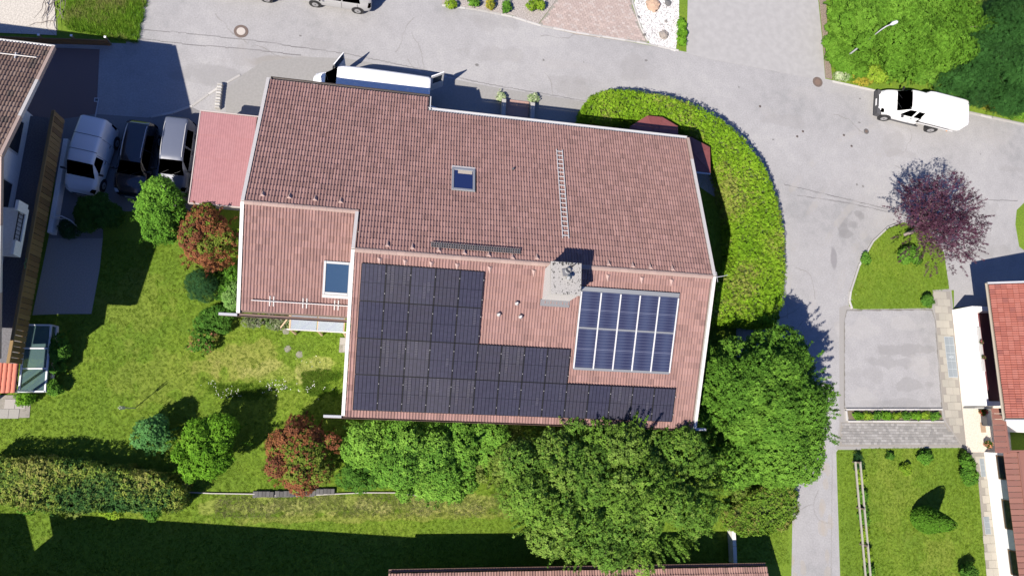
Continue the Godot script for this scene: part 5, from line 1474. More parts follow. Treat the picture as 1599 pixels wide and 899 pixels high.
	for q in [[-5.9, -4.6, "stepping stone nearest the porch in the dry lawn"], [-5.75, -3.6, "middle stepping stone in the dry lawn"], [-5.1, -3.3, "stepping stone furthest from the porch"]]:
		tag(put("stepping_stone", rock(0.22, rng.randi(), 0.2), mat("field_stone", Color(0.17, 0.17, 0.12), 0.95, {"c2": Color(0.26, 0.26, 0.2), "freq": 0.12, "size": 0.5}), self, Vector3(q[0], -0.02, q[1])), q[2], "stone")

func rock(r: float, sd: int, flat := 0.62) -> ArrayMesh:
	var n := FastNoiseLite.new()
	n.seed = sd % 9999
	n.frequency = 0.9
	var b := MB.new()
	var f := func(la: float, lo: float) -> Vector3:
		var d := Vector3(cos(la) * cos(lo), sin(la), cos(la) * sin(lo))
		var k := 1.0 + 0.35 * n.get_noise_3dv(d * 1.4)
		return Vector3(d.x * r * k, maxf(d.y, -0.1) * r * flat * k, d.z * r * k)
	for i in 7:
		for j in 14:
			var a0 := -0.3 + i * (PI / 2 + 0.3) / 7.0; var a1 := -0.3 + (i + 1) * (PI / 2 + 0.3) / 7.0
			var o0 := TAU * j / 14.0; var o1 := TAU * (j + 1) / 14.0
			b.quad(f.call(a0, o0), f.call(a1, o0), f.call(a1, o1), f.call(a0, o1))
	return b.mesh()

# ---------------------------------------------------------------- vehicles
# A hull over stations [x, half width, sill, belt, top, half width at the top]; x runs to the front.
class Hull:
	var st: Array
	func at(x: float) -> Array:
		if x <= st[0][0]: return st[0]
		for k in st.size() - 1:
			if x <= st[k + 1][0]:
				var t: float = (x - st[k][0]) / (st[k + 1][0] - st[k][0])
				var a: Array = st[max(k - 1, 0)]; var b: Array = st[k]; var c: Array = st[k + 1]; var d: Array = st[min(k + 2, st.size() - 1)]
				var o := [x]
				for j in range(1, 6):
					var lo: float = minf(b[j], c[j]); var hi: float = maxf(b[j], c[j])
					o.append(clampf(cubic_interpolate(b[j], c[j], a[j], d[j], t), lo - 0.02, hi + 0.02))
				return o
		return st[-1]
	# ring parameter 0..14, 7 is the roof's middle
	func p(x: float, r: float) -> Vector3:
		var s := at(x)
		var side := 1.0
		var q := r
		if r > 7.0:
			q = 14.0 - r
			side = -1.0
		var w: float = s[1]; var lo: float = s[2]; var be: float = s[3]; var to: float = s[4]; var wt: float = s[5]
		var ring := [Vector2(0, lo), Vector2(w * 0.86, lo), Vector2(w * 0.985, lo + 0.12), Vector2(w, lo + (be - lo) * 0.55), Vector2(w * 0.965, be), Vector2(wt, be + (to - be) * 0.86), Vector2(wt * 0.82, be + (to - be) * 0.97), Vector2(0, to)]
		var k := mini(int(q), 6)
		var v: Vector2 = ring[k].lerp(ring[k + 1], q - k)
		return Vector3(x, v.y, v.x * side)
	func nrm(x: float, r: float) -> Vector3:
		var e := 0.03
		var a := p(x + e, r) - p(x - e, r)
		var rr := clampf(r, 0.05, 13.95)
		var b := p(x, rr + 0.08) - p(x, rr - 0.08)
		var n := a.cross(b)
		if n.length() < 1e-7: return Vector3.UP
		n = n.normalized()
		var mid := p(x, 7.0)
		var cen := Vector3(x, (p(x, 0.0).y + mid.y) / 2.0, 0)
		if n.dot(p(x, r) - cen) < 0: n = -n
		return n

func cubic_patch(b: MB, h: Hull, c: Array, nx: int, nr: int, off: float):
	# c: four (x, r) corners; bilinear between them
	var k0 := b.v.size()
	for i in nx + 1:
		for j in nr + 1:
			var s := float(i) / nx; var t := float(j) / nr
			var q: Vector2 = c[0].lerp(c[1], s).lerp(c[3].lerp(c[2], s), t)
			var n := h.nrm(q.x, q.y)
			b.v.append(h.p(q.x, q.y) + n * off); b.n.append(n); b.uv.append(Vector2(s, t)); b.c.append(Color.WHITE)
	for i in nx:
		for j in nr:
			var q := k0 + i * (nr + 1) + j
			b.i.append_array([q, q + 1, q + nr + 1, q + 1, q + nr + 2, q + nr + 1])

func hull_mesh(h: Hull) -> MB:
	var b := MB.new()
	var x0: float = h.st[0][0]; var x1: float = h.st[-1][0]
	cubic_patch(b, h, [Vector2(x0, 0), Vector2(x1, 0), Vector2(x1, 14), Vector2(x0, 14)], 44, 42, 0.0)
	for e in [x0, x1]:
		var m := h.p(e, 7.0) * 0.5 + h.p(e, 0.0) * 0.5
		for j in 42:
			var a := h.p(e, j / 3.0); var c := h.p(e, (j + 1) / 3.0)
			if e == x1: b.tri(m, c, a)
			else: b.tri(m, a, c)
	return b

func patch(called: String, t: Node, h: Hull, c: Array, m: Material, off := 0.006, nx := 8, nr := 6):
	var b := MB.new()
	cubic_patch(b, h, c, nx, nr, off)
	return put(called, b, m, t)

func wheel(t: Node, x: float, z: float, r: float, w: float):
	var tyre := mat("tyre", Color(0.018, 0.018, 0.018), 0.85)
	var wh := Node3D.new()
	wh.name = "wheel"
	t.add_child(wh, true)
	wh.position = Vector3(x, r, z)
	var s := signf(z)
	var b := MB.new()
	b.tube([Vector3(0, 0, -w / 2), Vector3(0, 0, -w / 2 + 0.03), Vector3(0, 0, w / 2 - 0.03), Vector3(0, 0, w / 2)], [r - 0.03, r, r, r - 0.03], 22)
	put("tyre", b, tyre, wh)
	b = MB.new()
	b.tube([Vector3(0, 0, s * w / 2), Vector3(0, 0, s * (w / 2 + 0.012))], [r * 0.66, r * 0.6], 18)
	put("rim", b, mat("rim", Color(0.45, 0.45, 0.46), 0.35, {"metal": 0.6}), wh)
	b = MB.new()
	b.tube([Vector3(0, 0, s * w / 2), Vector3(0, 0, s * (w / 2 + 0.024))], [0.07, 0.05], 10)
	put("hub", b, mat("hub", Color(0.1, 0.1, 0.1), 0.5), wh)

func vehicle(called: String, label: String, cat: String, at: Vector3, turn: float, st: Array, paint: Material, o: Dictionary) -> Node3D:
	var t := thing(called, label, cat, at, turn)
	var h := Hull.new()
	h.st = st
	put("body", hull_mesh(h), paint, t)
	var gl := mat("car_glass", Color(0.03, 0.036, 0.042), 0.05, {"spec": 1.0, "coat": 0.5})
	var blk := mat("car_black", Color(0.02, 0.02, 0.022), 0.5)
	var ws: Array = o.ws        # windscreen: foot x at the middle, foot x at the sides, head x
	patch("windscreen", t, h, [Vector2(ws[1], 5.0), Vector2(ws[2], 5.15), Vector2(ws[2], 8.85), Vector2(ws[1], 9.0)], gl, 0.008, 8, 12)
	for s in o.side:            # [x0, x1, slant]
		for k in 2:
			var r0 := 4.1 if k == 0 else 9.9; var r1 := 4.94 if k == 0 else 9.06
			patch("side_window", t, h, [Vector2(s[0], r0), Vector2(s[1], r0), Vector2(s[1] - s[2], r1), Vector2(s[0] + s[3], r1)], gl, 0.008, 6, 4)
	if o.has("rear"): patch("rear_window", t, h, [Vector2(o.rear[0], 5.0), Vector2(o.rear[1], 5.2), Vector2(o.rear[1], 8.8), Vector2(o.rear[0], 9.0)], gl, 0.008, 6, 10)
	var xf: float = st[-1][0]; var xr: float = st[0][0]
	for z in [-1, 1]:
		var wd: float = o.get("w", 0.86)
		wheel(t, o.axle[0], z * (wd - 0.09), o.get("wr", 0.31), 0.2)
		wheel(t, o.axle[1], z * (wd - 0.09), o.get("wr", 0.31), 0.2)
		for x in o.axle:
			var a := MB.new()
			a.tube([Vector3(x, o.get("wr", 0.31) + 0.02, z * (wd - 0.2)), Vector3(x, o.get("wr", 0.31) + 0.02, z * (wd - 0.002))], [o.get("wr", 0.31) + 0.07, o.get("wr", 0.31) + 0.07], 20)
			put("wheel_arch", a, blk, t)
		var lx := xf - 0.16
		var lr := 4.0 if z > 0 else 10.0
		patch("headlight", t, h, [Vector2(lx - 0.16, lr - z * 0.35), Vector2(lx + 0.06, lr - z * 0.35), Vector2(lx + 0.04, lr + z * 1.2), Vector2(lx - 0.12, lr + z * 0.9)], mat("headlight", Color(0.5, 0.52, 0.55), 0.08), 0.01, 5, 4)
		patch("tail_light", t, h, [Vector2(xr + 0.02, lr - z * 0.9), Vector2(xr + 0.22, lr - z * 0.8), Vector2(xr + 0.16, lr + z * 0.3), Vector2(xr + 0.02, lr + z * 0.3)], mat("taillight", Color(0.3, 0.012, 0.02), 0.15), 0.01, 4, 4)
		var mx: float = o.mirror
		var mp := h.p(mx, 4.2 if z > 0 else 9.8)
		var mb := MB.new()
		mb.tube([mp, mp + Vector3(0.02, 0.05, z * 0.1)], [0.025, 0.03], 6)
		mb.cbox(mp + Vector3(0.0, 0.1, z * 0.17), Vector3(0.09, 0.16, 0.2), 0.03)
		put("mirror", mb, o.get("mirror_m", blk), t)
	patch("bumper", t, h, [Vector2(xf - 0.12, 1.6), Vector2(xf - 0.005, 1.6), Vector2(xf - 0.005, 3.0), Vector2(xf - 0.12, 3.0)], o.get("bumper_m", blk), 0.008)
	patch("bumper", t, h, [Vector2(xf - 0.12, 12.4), Vector2(xf - 0.005, 12.4), Vector2(xf - 0.005, 11.0), Vector2(xf - 0.12, 11.0)], o.get("bumper_m", blk), 0.008)
	boxed("grille", Vector3(xf + 0.0, st[-1][2] + 0.22, 0), Vector3(0.05, 0.16, 0.9), blk, t, 0.02)
	boxed("number_plate", Vector3(xf + 0.035, st[-1][2] + 0.12, 0), Vector3(0.01, 0.11, 0.5), mat("plate", Color(0.7, 0.7, 0.7), 0.5), t)
	# roof and door seams
	for x in o.get("seams", []):
		patch("seam", t, h, [Vector2(x, 5.0), Vector2(x + 0.03, 5.0), Vector2(x + 0.03, 9.0), Vector2(x, 9.0)], blk, 0.01, 1, 16)
	for x in o.get("doors", []):
		for k in 2:
			patch("door_seam", t, h, [Vector2(x, 1.4 if k == 0 else 12.6), Vector2(x + 0.018, 1.4 if k == 0 else 12.6), Vector2(x + 0.018, 4.9 if k == 0 else 9.1), Vector2(x, 4.9 if k == 0 else 9.1)], blk, 0.004, 1, 14)
			var hp := h.p(x + 0.14, 3.7 if k == 0 else 10.3)
			boxed("door_handle", hp + Vector3(0, 0, 0.012 * (1 if k == 0 else -1)), Vector3(0.16, 0.03, 0.03), o.get("handle_m", blk), t, 0.008)
	if o.has("rails"):
		for k in 2:
			var a := []; var rr := []
			for j in 9:
				var x: float = lerpf(o.rails[0], o.rails[1], j / 8.0)
				a.append(h.p(x, 5.6 if k == 0 else 8.4) + Vector3.UP * (0.05 if j > 0 and j < 8 else 0.0)); rr.append(0.02)
			var b := MB.new()
			b.tube(a, rr, 6)
			put("roof_rail", b, mat("alu", Color.WHITE), t)
	for x in o.get("wipers", []):
		var b := MB.new()
		b.tube([h.p(ws[1] + 0.02, x) + Vector3.UP * 0.02, h.p(ws[1] * 0.7 + ws[2] * 0.3, x + 1.2) + Vector3.UP * 0.03], [0.012, 0.008], 5)
		put("wiper", b, blk, t)
	return t

func build_cars():
	var white := mat("paint_white", Color(0.76, 0.76, 0.76), 0.35, {"coat": 0.6})
	var black := mat("paint_black", Color(0.012, 0.013, 0.016), 0.25, {"coat": 1.0})
	var silver := mat("paint_shaded_silver", Color(0.1, 0.115, 0.16), 0.4, {"coat": 0.3})  # darkened and blued: the car's shade is put into the paint
	var silver2 := mat("paint_shaded_silver2", Color(0.5, 0.5, 0.5), 0.32, {"metal": 0.4, "coat": 0.8})
	var grey_p := mat("plastic_grey", Color(0.06, 0.06, 0.065), 0.6)
	# compact van; heading south: front (+x) towards +z
	var van := [[-2.05, 0.74, 0.3, 0.98, 1.72, 0.6], [-1.98, 0.84, 0.24, 1.02, 1.8, 0.68], [-1.0, 0.89, 0.22, 1.04, 1.84, 0.71], [0.0, 0.9, 0.22, 1.03, 1.83, 0.71], [0.55, 0.9, 0.22, 1.02, 1.76, 0.68], [0.95, 0.89, 0.22, 1.0, 1.44, 0.69], [1.28, 0.88, 0.22, 0.98, 1.1, 0.72], [1.7, 0.84, 0.23, 0.88, 0.98, 0.66], [1.98, 0.74, 0.26, 0.74, 0.82, 0.55], [2.08, 0.6, 0.32, 0.58, 0.64, 0.42]]
	vehicle("compact_van", "white compact van with two dark roof seams in the left shade", "van", Vector3(-16.75, 0.03, -13.95), -PI / 2 - 0.17, van, white, {"ws": [1.3, 1.24, 0.62], "side": [[0.12, 1.0, 0.42, 0.04]], "rear": [-2.03, -2.0], "axle": [-1.25, 1.32], "w": 0.9, "mirror": 0.98, "seams": [-0.95, -0.05], "doors": [0.05, -0.9], "wipers": [5.6, 7.0]})
	var estate := [[-2.15, 0.62, 0.36, 0.82, 0.98, 0.5], [-2.08, 0.78, 0.26, 0.9, 1.22, 0.56], [-1.8, 0.85, 0.22, 0.93, 1.42, 0.57], [-0.8, 0.88, 0.2, 0.92, 1.5, 0.58], [0.1, 0.88, 0.2, 0.91, 1.48, 0.57], [0.55, 0.88, 0.2, 0.9, 1.34, 0.57], [1.1, 0.87, 0.2, 0.89, 0.98, 0.68], [1.7, 0.83, 0.21, 0.8, 0.88, 0.62], [2.02, 0.72, 0.25, 0.68, 0.75, 0.5], [2.14, 0.56, 0.32, 0.54, 0.6, 0.38]]
	vehicle("estate_car", "black estate car with silver roof rails between two pale cars", "car", Vector3(-14.45, 0.03, -14.05), -PI / 2 - 0.09, estate, black, {"ws": [1.08, 1.04, 0.4], "side": [[-0.35, 0.78, 0.45, 0.03], [-1.4, -0.42, 0.03, 0.2]], "rear": [-2.06, -1.82], "axle": [-1.32, 1.28], "w": 0.88, "mirror": 0.78, "rails": [-1.75, 0.15], "doors": [-0.38, -1.3], "wipers": [5.6, 7.0]})
	var mpv := [[-2.1, 0.66, 0.36, 0.88, 1.2, 0.52], [-2.02, 0.8, 0.26, 0.94, 1.5, 0.6], [-1.6, 0.87, 0.22, 0.96, 1.6, 0.62], [-0.6, 0.89, 0.2, 0.95, 1.63, 0.63], [0.3, 0.89, 0.2, 0.94, 1.58, 0.62], [0.8, 0.88, 0.2, 0.93, 1.36, 0.61], [1.3, 0.87, 0.2, 0.91, 1.03, 0.68], [1.75, 0.82, 0.22, 0.8, 0.88, 0.6], [2.02, 0.7, 0.26, 0.66, 0.74, 0.48], [2.12, 0.55, 0.33, 0.54, 0.6, 0.38]]
	vehicle("family_car", "silver family car with shade in its paint colour next to the pink carport", "car", Vector3(-12.35, 0.03, -14.35), -PI / 2 - 0.05, mpv, silver, {"ws": [1.28, 1.22, 0.5], "side": [[-0.3, 0.95, 0.45, 0.03], [-1.45, -0.38, 0.03, 0.1]], "rear": [-2.08, -1.98], "axle": [-1.3, 1.3], "w": 0.89, "mirror": 0.95, "rails": [-1.7, 0.3], "doors": [-0.33, -1.3], "wipers": [5.6, 7.0]})
	# top edge cars
	vehicle("silver_car", "silver car cut by the top edge of the picture", "car", Vector3(-3.95, 0.016, -25.72), PI - 0.06, mpv, silver2, {"ws": [1.28, 1.22, 0.5], "side": [[-0.3, 0.95, 0.45, 0.03], [-1.45, -0.38, 0.03, 0.1]], "rear": [-2.08, -1.98], "axle": [-1.28, 1.3], "w": 0.89, "mirror": 0.95, "doors": [-0.33, -1.3], "handle_m": silver2, "bumper_m": silver2})
	vehicle("dark_car", "dark car of which only a wheel corner shows at the top edge", "car", Vector3(-9.45, 0.016, -25.85), PI - 0.05, estate, mat("paint_navy", Color(0.015, 0.02, 0.05), 0.25, {"coat": 1.0}), {"ws": [1.08, 1.04, 0.4], "side": [[-0.35, 0.78, 0.45, 0.03], [-1.4, -0.42, 0.03, 0.2]], "rear": [-2.06, -1.82], "axle": [-1.32, 1.28], "w": 0.88, "mirror": 0.78, "doors": [-0.38, -1.3]})
	# panel van with open doors, heading west
	var pv := [[-3.1, 0.93, 0.42, 1.4, 2.42, 0.82], [-3.05, 0.98, 0.36, 1.42, 2.5, 0.86], [-1.5, 1.0, 0.34, 1.42, 2.54, 0.88], [1.2, 1.0, 0.34, 1.42, 2.54, 0.88], [2.05, 1.0, 0.34, 1.4, 2.48, 0.86], [2.4, 0.99, 0.34, 1.36, 2.26, 0.82], [2.85, 0.97, 0.34, 1.28, 1.66, 0.8], [3.2, 0.95, 0.35, 1.16, 1.3, 0.78], [3.65, 0.88, 0.36, 0.98, 1.08, 0.66], [3.82, 0.74, 0.42, 0.78, 0.86, 0.5]]
	var pt := vehicle("panel_van", "long white panel van with open doors before the house", "van", Vector3(-1.3, 0.02, -18.95), PI - 0.05, pv, white, {"ws": [3.12, 3.06, 2.32], "side": [[1.7, 2.65, 0.35, 0.03]], "axle": [-1.9, 2.75], "w": 1.0, "wr": 0.35, "mirror": 2.65, "doors": [1.65, 0.3], "bumper_m": grey_p, "wipers": [5.6, 7.0]})
	boxed("load_space", Vector3(-3.09, 1.35, 0), Vector3(0.06, 1.75, 1.6), mat("car_black", Color.WHITE), pt)
	for z in [-1, 1]:
		var d := Node3D.new()
		d.name = "rear_door"
		pt.add_child(d, true)
		d.position = Vector3(-3.12, 0.5, z * 0.93)
		d.rotation.y = -0.25 if z < 0 else 0.5
		boxed("panel", Vector3(-0.42, 0.4, 0), Vector3(0.82, 0.8, 0.06), white, d, 0.01)
		boxed("panel", Vector3(-0.42, 1.72, 0), Vector3(0.82, 0.24, 0.06), white, d, 0.01)
		for x in [-0.06, -0.78]: boxed("stile", Vector3(x, 1.2, 0), Vector3(0.1, 0.8, 0.06), white, d)
		boxed("glass_pane", Vector3(-0.42, 1.2, 0), Vector3(0.62, 0.8, 0.02), mat("car_glass", Color.WHITE), d)
	var fd := Node3D.new()
	fd.name = "front_door"
	pt.add_child(fd)
	fd.position = Vector3(2.6, 0.42, 1.0)
	fd.rotation.y = 1.05
	boxed("panel", Vector3(-0.5, 0.45, 0), Vector3(1.0, 0.9, 0.07), white, fd, 0.01)
	boxed("frame", Vector3(-0.96, 1.25, 0), Vector3(0.06, 0.72, 0.05), white, fd)
	boxed("frame", Vector3(-0.5, 1.6, 0), Vector3(0.92, 0.05, 0.05), white, fd)
	boxed("glass_pane", Vector3(-0.5, 1.25, 0), Vector3(0.86, 0.68, 0.02), mat("car_glass", Color.WHITE), fd)
	# camper: van cab with a tall box, heading west
	var cab := [[-0.55, 0.98, 0.4, 1.2, 1.98, 0.78], [0.3, 0.99, 0.38, 1.2, 1.99, 0.78], [0.75, 0.98, 0.36, 1.18, 1.9, 0.76], [1.2, 0.97, 0.35, 1.15, 1.5, 0.76], [1.55, 0.95, 0.35, 1.1, 1.22, 0.76], [2.0, 0.9, 0.36, 0.98, 1.08, 0.7], [2.3, 0.8, 0.4, 0.82, 0.92, 0.58], [2.42, 0.64, 0.46, 0.68, 0.76, 0.44]]
	var ca := vehicle("camper_truck", "white camper truck with tall box body parked at the shrubs", "camper", Vector3(35.6, 0.016, -21.2), PI - 0.16, cab, white, {"ws": [1.5, 1.42, 0.72], "side": [[0.25, 1.15, 0.4, 0.03], [-0.4, 0.12, 0.02, 0.03]], "axle": [-2.05, 1.68], "w": 0.99, "wr": 0.36, "mirror": 1.0, "bumper_m": grey_p, "doors": [0.02], "wipers": [5.6, 7.0]})
	var fb := MB.new()
	fb.cbox(Vector3(2.3, 0.55, 0), Vector3(0.34, 0.5, 1.86), 0.12)
	put("front_bumper", fb, grey_p, ca)
	boxed("number_plate", Vector3(2.49, 0.55, 0), Vector3(0.02, 0.12, 0.52), mat("plate", Color.WHITE), ca)
	for z in [-1, 1]: boxed("side_skirt", Vector3(0.2, 0.46, z * 1.0), Vector3(2.2, 0.12, 0.05), grey_p, ca, 0.01)
	var bh := Hull.new()
	bh.st = [[-3.64, 0.94, 0.98, 1.5, 1.98, 0.84], [-3.58, 1.01, 0.93, 1.56, 2.05, 0.92], [-3.3, 1.02, 0.92, 1.58, 2.09, 0.94], [-1.0, 1.02, 0.92, 1.58, 2.09, 0.94], [-0.6, 1.01, 0.92, 1.56, 2.06, 0.9], [-0.45, 0.98, 0.95, 1.5, 2.0, 0.82]]
	var bx := hull_mesh(bh)
	for x in [-2.85, -2.1, -1.35]:
		patch("roof_seam", ca, bh, [Vector2(x, 5.2), Vector2(x + 0.02, 5.2), Vector2(x + 0.02, 8.8), Vector2(x, 8.8)], mat("seam_grey", Color(0.5, 0.5, 0.5), 0.5), 0.006, 1, 14)
	put("box_body", bx, white, ca)
	for z in [-1, 1]:
		boxed("body_rail", Vector3(-1.9, 0.92, z * 1.03), Vector3(2.8, 0.07, 0.05), mat("alu", Color.WHITE), ca)
		boxed("roof_trim", Vector3(-1.95, 1.6, z * 1.0), Vector3(2.7, 0.03, 0.03), mat("alu", Color.WHITE), ca)
		boxed("marker_light", Vector3(-2.9, 0.85, z * 1.06), Vector3(0.1, 0.06, 0.03), mat("amber", Color(0.5, 0.2, 0.03), 0.3), ca)
	boxed("chassis", Vector3(-1.5, 0.6, 0), Vector3(3.4, 0.25, 1.0), mat("car_black", Color.WHITE), ca)

# ---------------------------------------------------------------- plants
var leaf_m: Array = []
func rand_basis(s: float) -> Basis:
	return Basis.from_euler(Vector3(rng.randf() * TAU, rng.randf() * TAU, rng.randf() * TAU)).scaled(Vector3(s, s, s))

# five leaves round a twig, about one unit across
func leaf_mesh(kind := 0) -> ArrayMesh:
	if leaf_m.size() == 0:
		var r := RandomNumberGenerator.new()
		r.seed = 77
		for q in 3:
			var b := MB.new()
			var n: int = [6, 5, 9][q]
			for k in n:
				var a := TAU * k / n + r.randf_range(-0.4, 0.4)
				var out := Vector3(cos(a), r.randf_range(-0.25, 0.5), sin(a)).normalized()
				var ln: float = r.randf_range(0.45, 0.62)
				var wd: float = ln * [0.3, 0.22, 0.11][q]
				var side := out.cross(Vector3.UP).normalized()
				var up := side.cross(out) * r.randf_range(-0.12, 0.12) * ln
				var root := Vector3(r.randf_range(-0.15, 0.15), r.randf_range(-0.15, 0.15), r.randf_range(-0.15, 0.15))
				var tip := root + out * ln - Vector3.UP * 0.08
				var mid := root + out * ln * 0.5 + up
				b.tri(root, mid - side * wd, mid + side * wd)
				b.tri(mid - side * wd, tip, mid + side * wd)
			leaf_m.append(b.mesh())
	return leaf_m[kind]

func leaf_mat() -> StandardMaterial3D:
	return mat("leaf", Color.WHITE, 0.7, {"vc": true, "two": true, "back": Color(0.5, 0.5, 0.5), "spec": 0.12})

# kinds: leaf colours, leaf size, twigs per square metre, lobes, shoots, looseness
func kind_of_plant(k: String) -> Dictionary:
	var g := {
		"ball": [[Color(0.035, 0.075, 0.016), Color(0.045, 0.09, 0.02)], 0.15, 110, 26, 0, 0.1],
		"maple": [[Color(0.07, 0.16, 0.022), Color(0.095, 0.2, 0.03), Color(0.055, 0.13, 0.02)], 0.19, 80, 34, 20, 0.4],
		"redmaple": [[Color(0.15, 0.055, 0.035), Color(0.175, 0.07, 0.04), Color(0.13, 0.05, 0.035), Color(0.16, 0.065, 0.035), Color(0.09, 0.13, 0.022), Color(0.11, 0.14, 0.028)], 0.18, 80, 40, 30, 0.45],
		"dark": [[Color(0.018, 0.05, 0.022), Color(0.024, 0.065, 0.028)], 0.15, 100, 16, 4, 0.25],
		"green": [[Color(0.06, 0.14, 0.02), Color(0.08, 0.17, 0.026), Color(0.045, 0.11, 0.018)], 0.17, 80, 14, 6, 0.35],
		"pale": [[Color(0.12, 0.2, 0.07), Color(0.09, 0.17, 0.05)], 0.17, 70, 10, 6, 0.35],
		"mid": [[Color(0.04, 0.1, 0.018), Color(0.055, 0.125, 0.022)], 0.16, 80, 14, 6, 0.35],
		"grey": [[Color(0.12, 0.14, 0.09), Color(0.07, 0.11, 0.04), Color(0.17, 0.17, 0.16)], 0.14, 80, 12, 4, 0.3],
		"flower": [[Color(0.05, 0.12, 0.02), Color(0.07, 0.14, 0.025), Color(0.2, 0.1, 0.07), Color(0.16, 0.16, 0.04)], 0.16, 70, 14, 6, 0.4],
		"bluish": [[Color(0.05, 0.13, 0.045), Color(0.07, 0.17, 0.06)], 0.16, 85, 26, 18, 0.5],
		"bright": [[Color(0.085, 0.2, 0.016), Color(0.11, 0.24, 0.022), Color(0.065, 0.16, 0.014)], 0.16, 95, 34, 14, 0.3],
		"light": [[Color(0.105, 0.21, 0.035), Color(0.135, 0.25, 0.045), Color(0.075, 0.165, 0.028)], 0.19, 80, 40, 30, 0.5],
		"olive": [[Color(0.12, 0.16, 0.035), Color(0.09, 0.14, 0.025), Color(0.14, 0.17, 0.05)], 0.18, 65, 40, 40, 0.6],
		"oliveb": [[Color(0.1, 0.155, 0.028), Color(0.08, 0.135, 0.024), Color(0.125, 0.17, 0.04), Color(0.07, 0.12, 0.024)], 0.18, 58, 150, 260, 0.7],
		"lush": [[Color(0.055, 0.15, 0.022), Color(0.075, 0.185, 0.028), Color(0.045, 0.125, 0.018)], 0.19, 85, 110, 80, 0.5],
		"lush2": [[Color(0.07, 0.17, 0.018), Color(0.09, 0.2, 0.024), Color(0.055, 0.14, 0.016)], 0.18, 80, 26, 14, 0.35],
		"topbright": [[Color(0.075, 0.17, 0.018), Color(0.095, 0.2, 0.024), Color(0.06, 0.14, 0.015)], 0.21, 70, 80, 20, 0.45],
		"yellowgreen": [[Color(0.13, 0.2, 0.02), Color(0.16, 0.23, 0.03), Color(0.1, 0.17, 0.018)], 0.15, 85, 12, 4, 0.3],
		"gold": [[Color(0.24, 0.2, 0.035), Color(0.2, 0.18, 0.03), Color(0.14, 0.17, 0.03)], 0.13, 90, 10, 2, 0.3],
		"silver": [[Color(0.26, 0.3, 0.22), Color(0.32, 0.35, 0.28), Color(0.16, 0.22, 0.12)], 0.12, 100, 10, 2, 0.3],
		"conif": [[Color(0.024, 0.07, 0.02), Color(0.032, 0.09, 0.026), Color(0.02, 0.055, 0.018)], 0.2, 80, 44, 20, 0.35],
		"plum": [[Color(0.055, 0.02, 0.03), Color(0.075, 0.026, 0.038), Color(0.045, 0.018, 0.024), Color(0.09, 0.04, 0.05)], 0.17, 38, 52, 90, 0.75],
		"cone": [[Color(0.055, 0.13, 0.016), Color(0.07, 0.155, 0.02)], 0.13, 150, 20, 0, 0.08],
	}
	var a: Array = g[k]
	var warm := []
	var gain: Vector3 = {"plum": Vector3(1.05, 1.15, 1.35), "light": Vector3(1.15, 1.2, 0.9), "olive": Vector3(1.05, 1.15, 0.9), "oliveb": Vector3(1.15, 1.36, 1.0), "topbright": Vector3(1.12, 1.1, 1.0), "bright": Vector3(1.15, 1.12, 1.0), "lush": Vector3(1.5, 1.25, 1.0), "lush2": Vector3(1.2, 1.1, 1.1)}.get(k, Vector3(1.25, 1.3, 1.0))
	for c in a[0]: warm.append(Color(c.r * gain.x, c.g * gain.y, c.b * gain.z))
	return {"cols": warm, "leaf": a[1], "dens": a[2], "lobes": a[3], "shoots": a[4], "loose": a[5]}

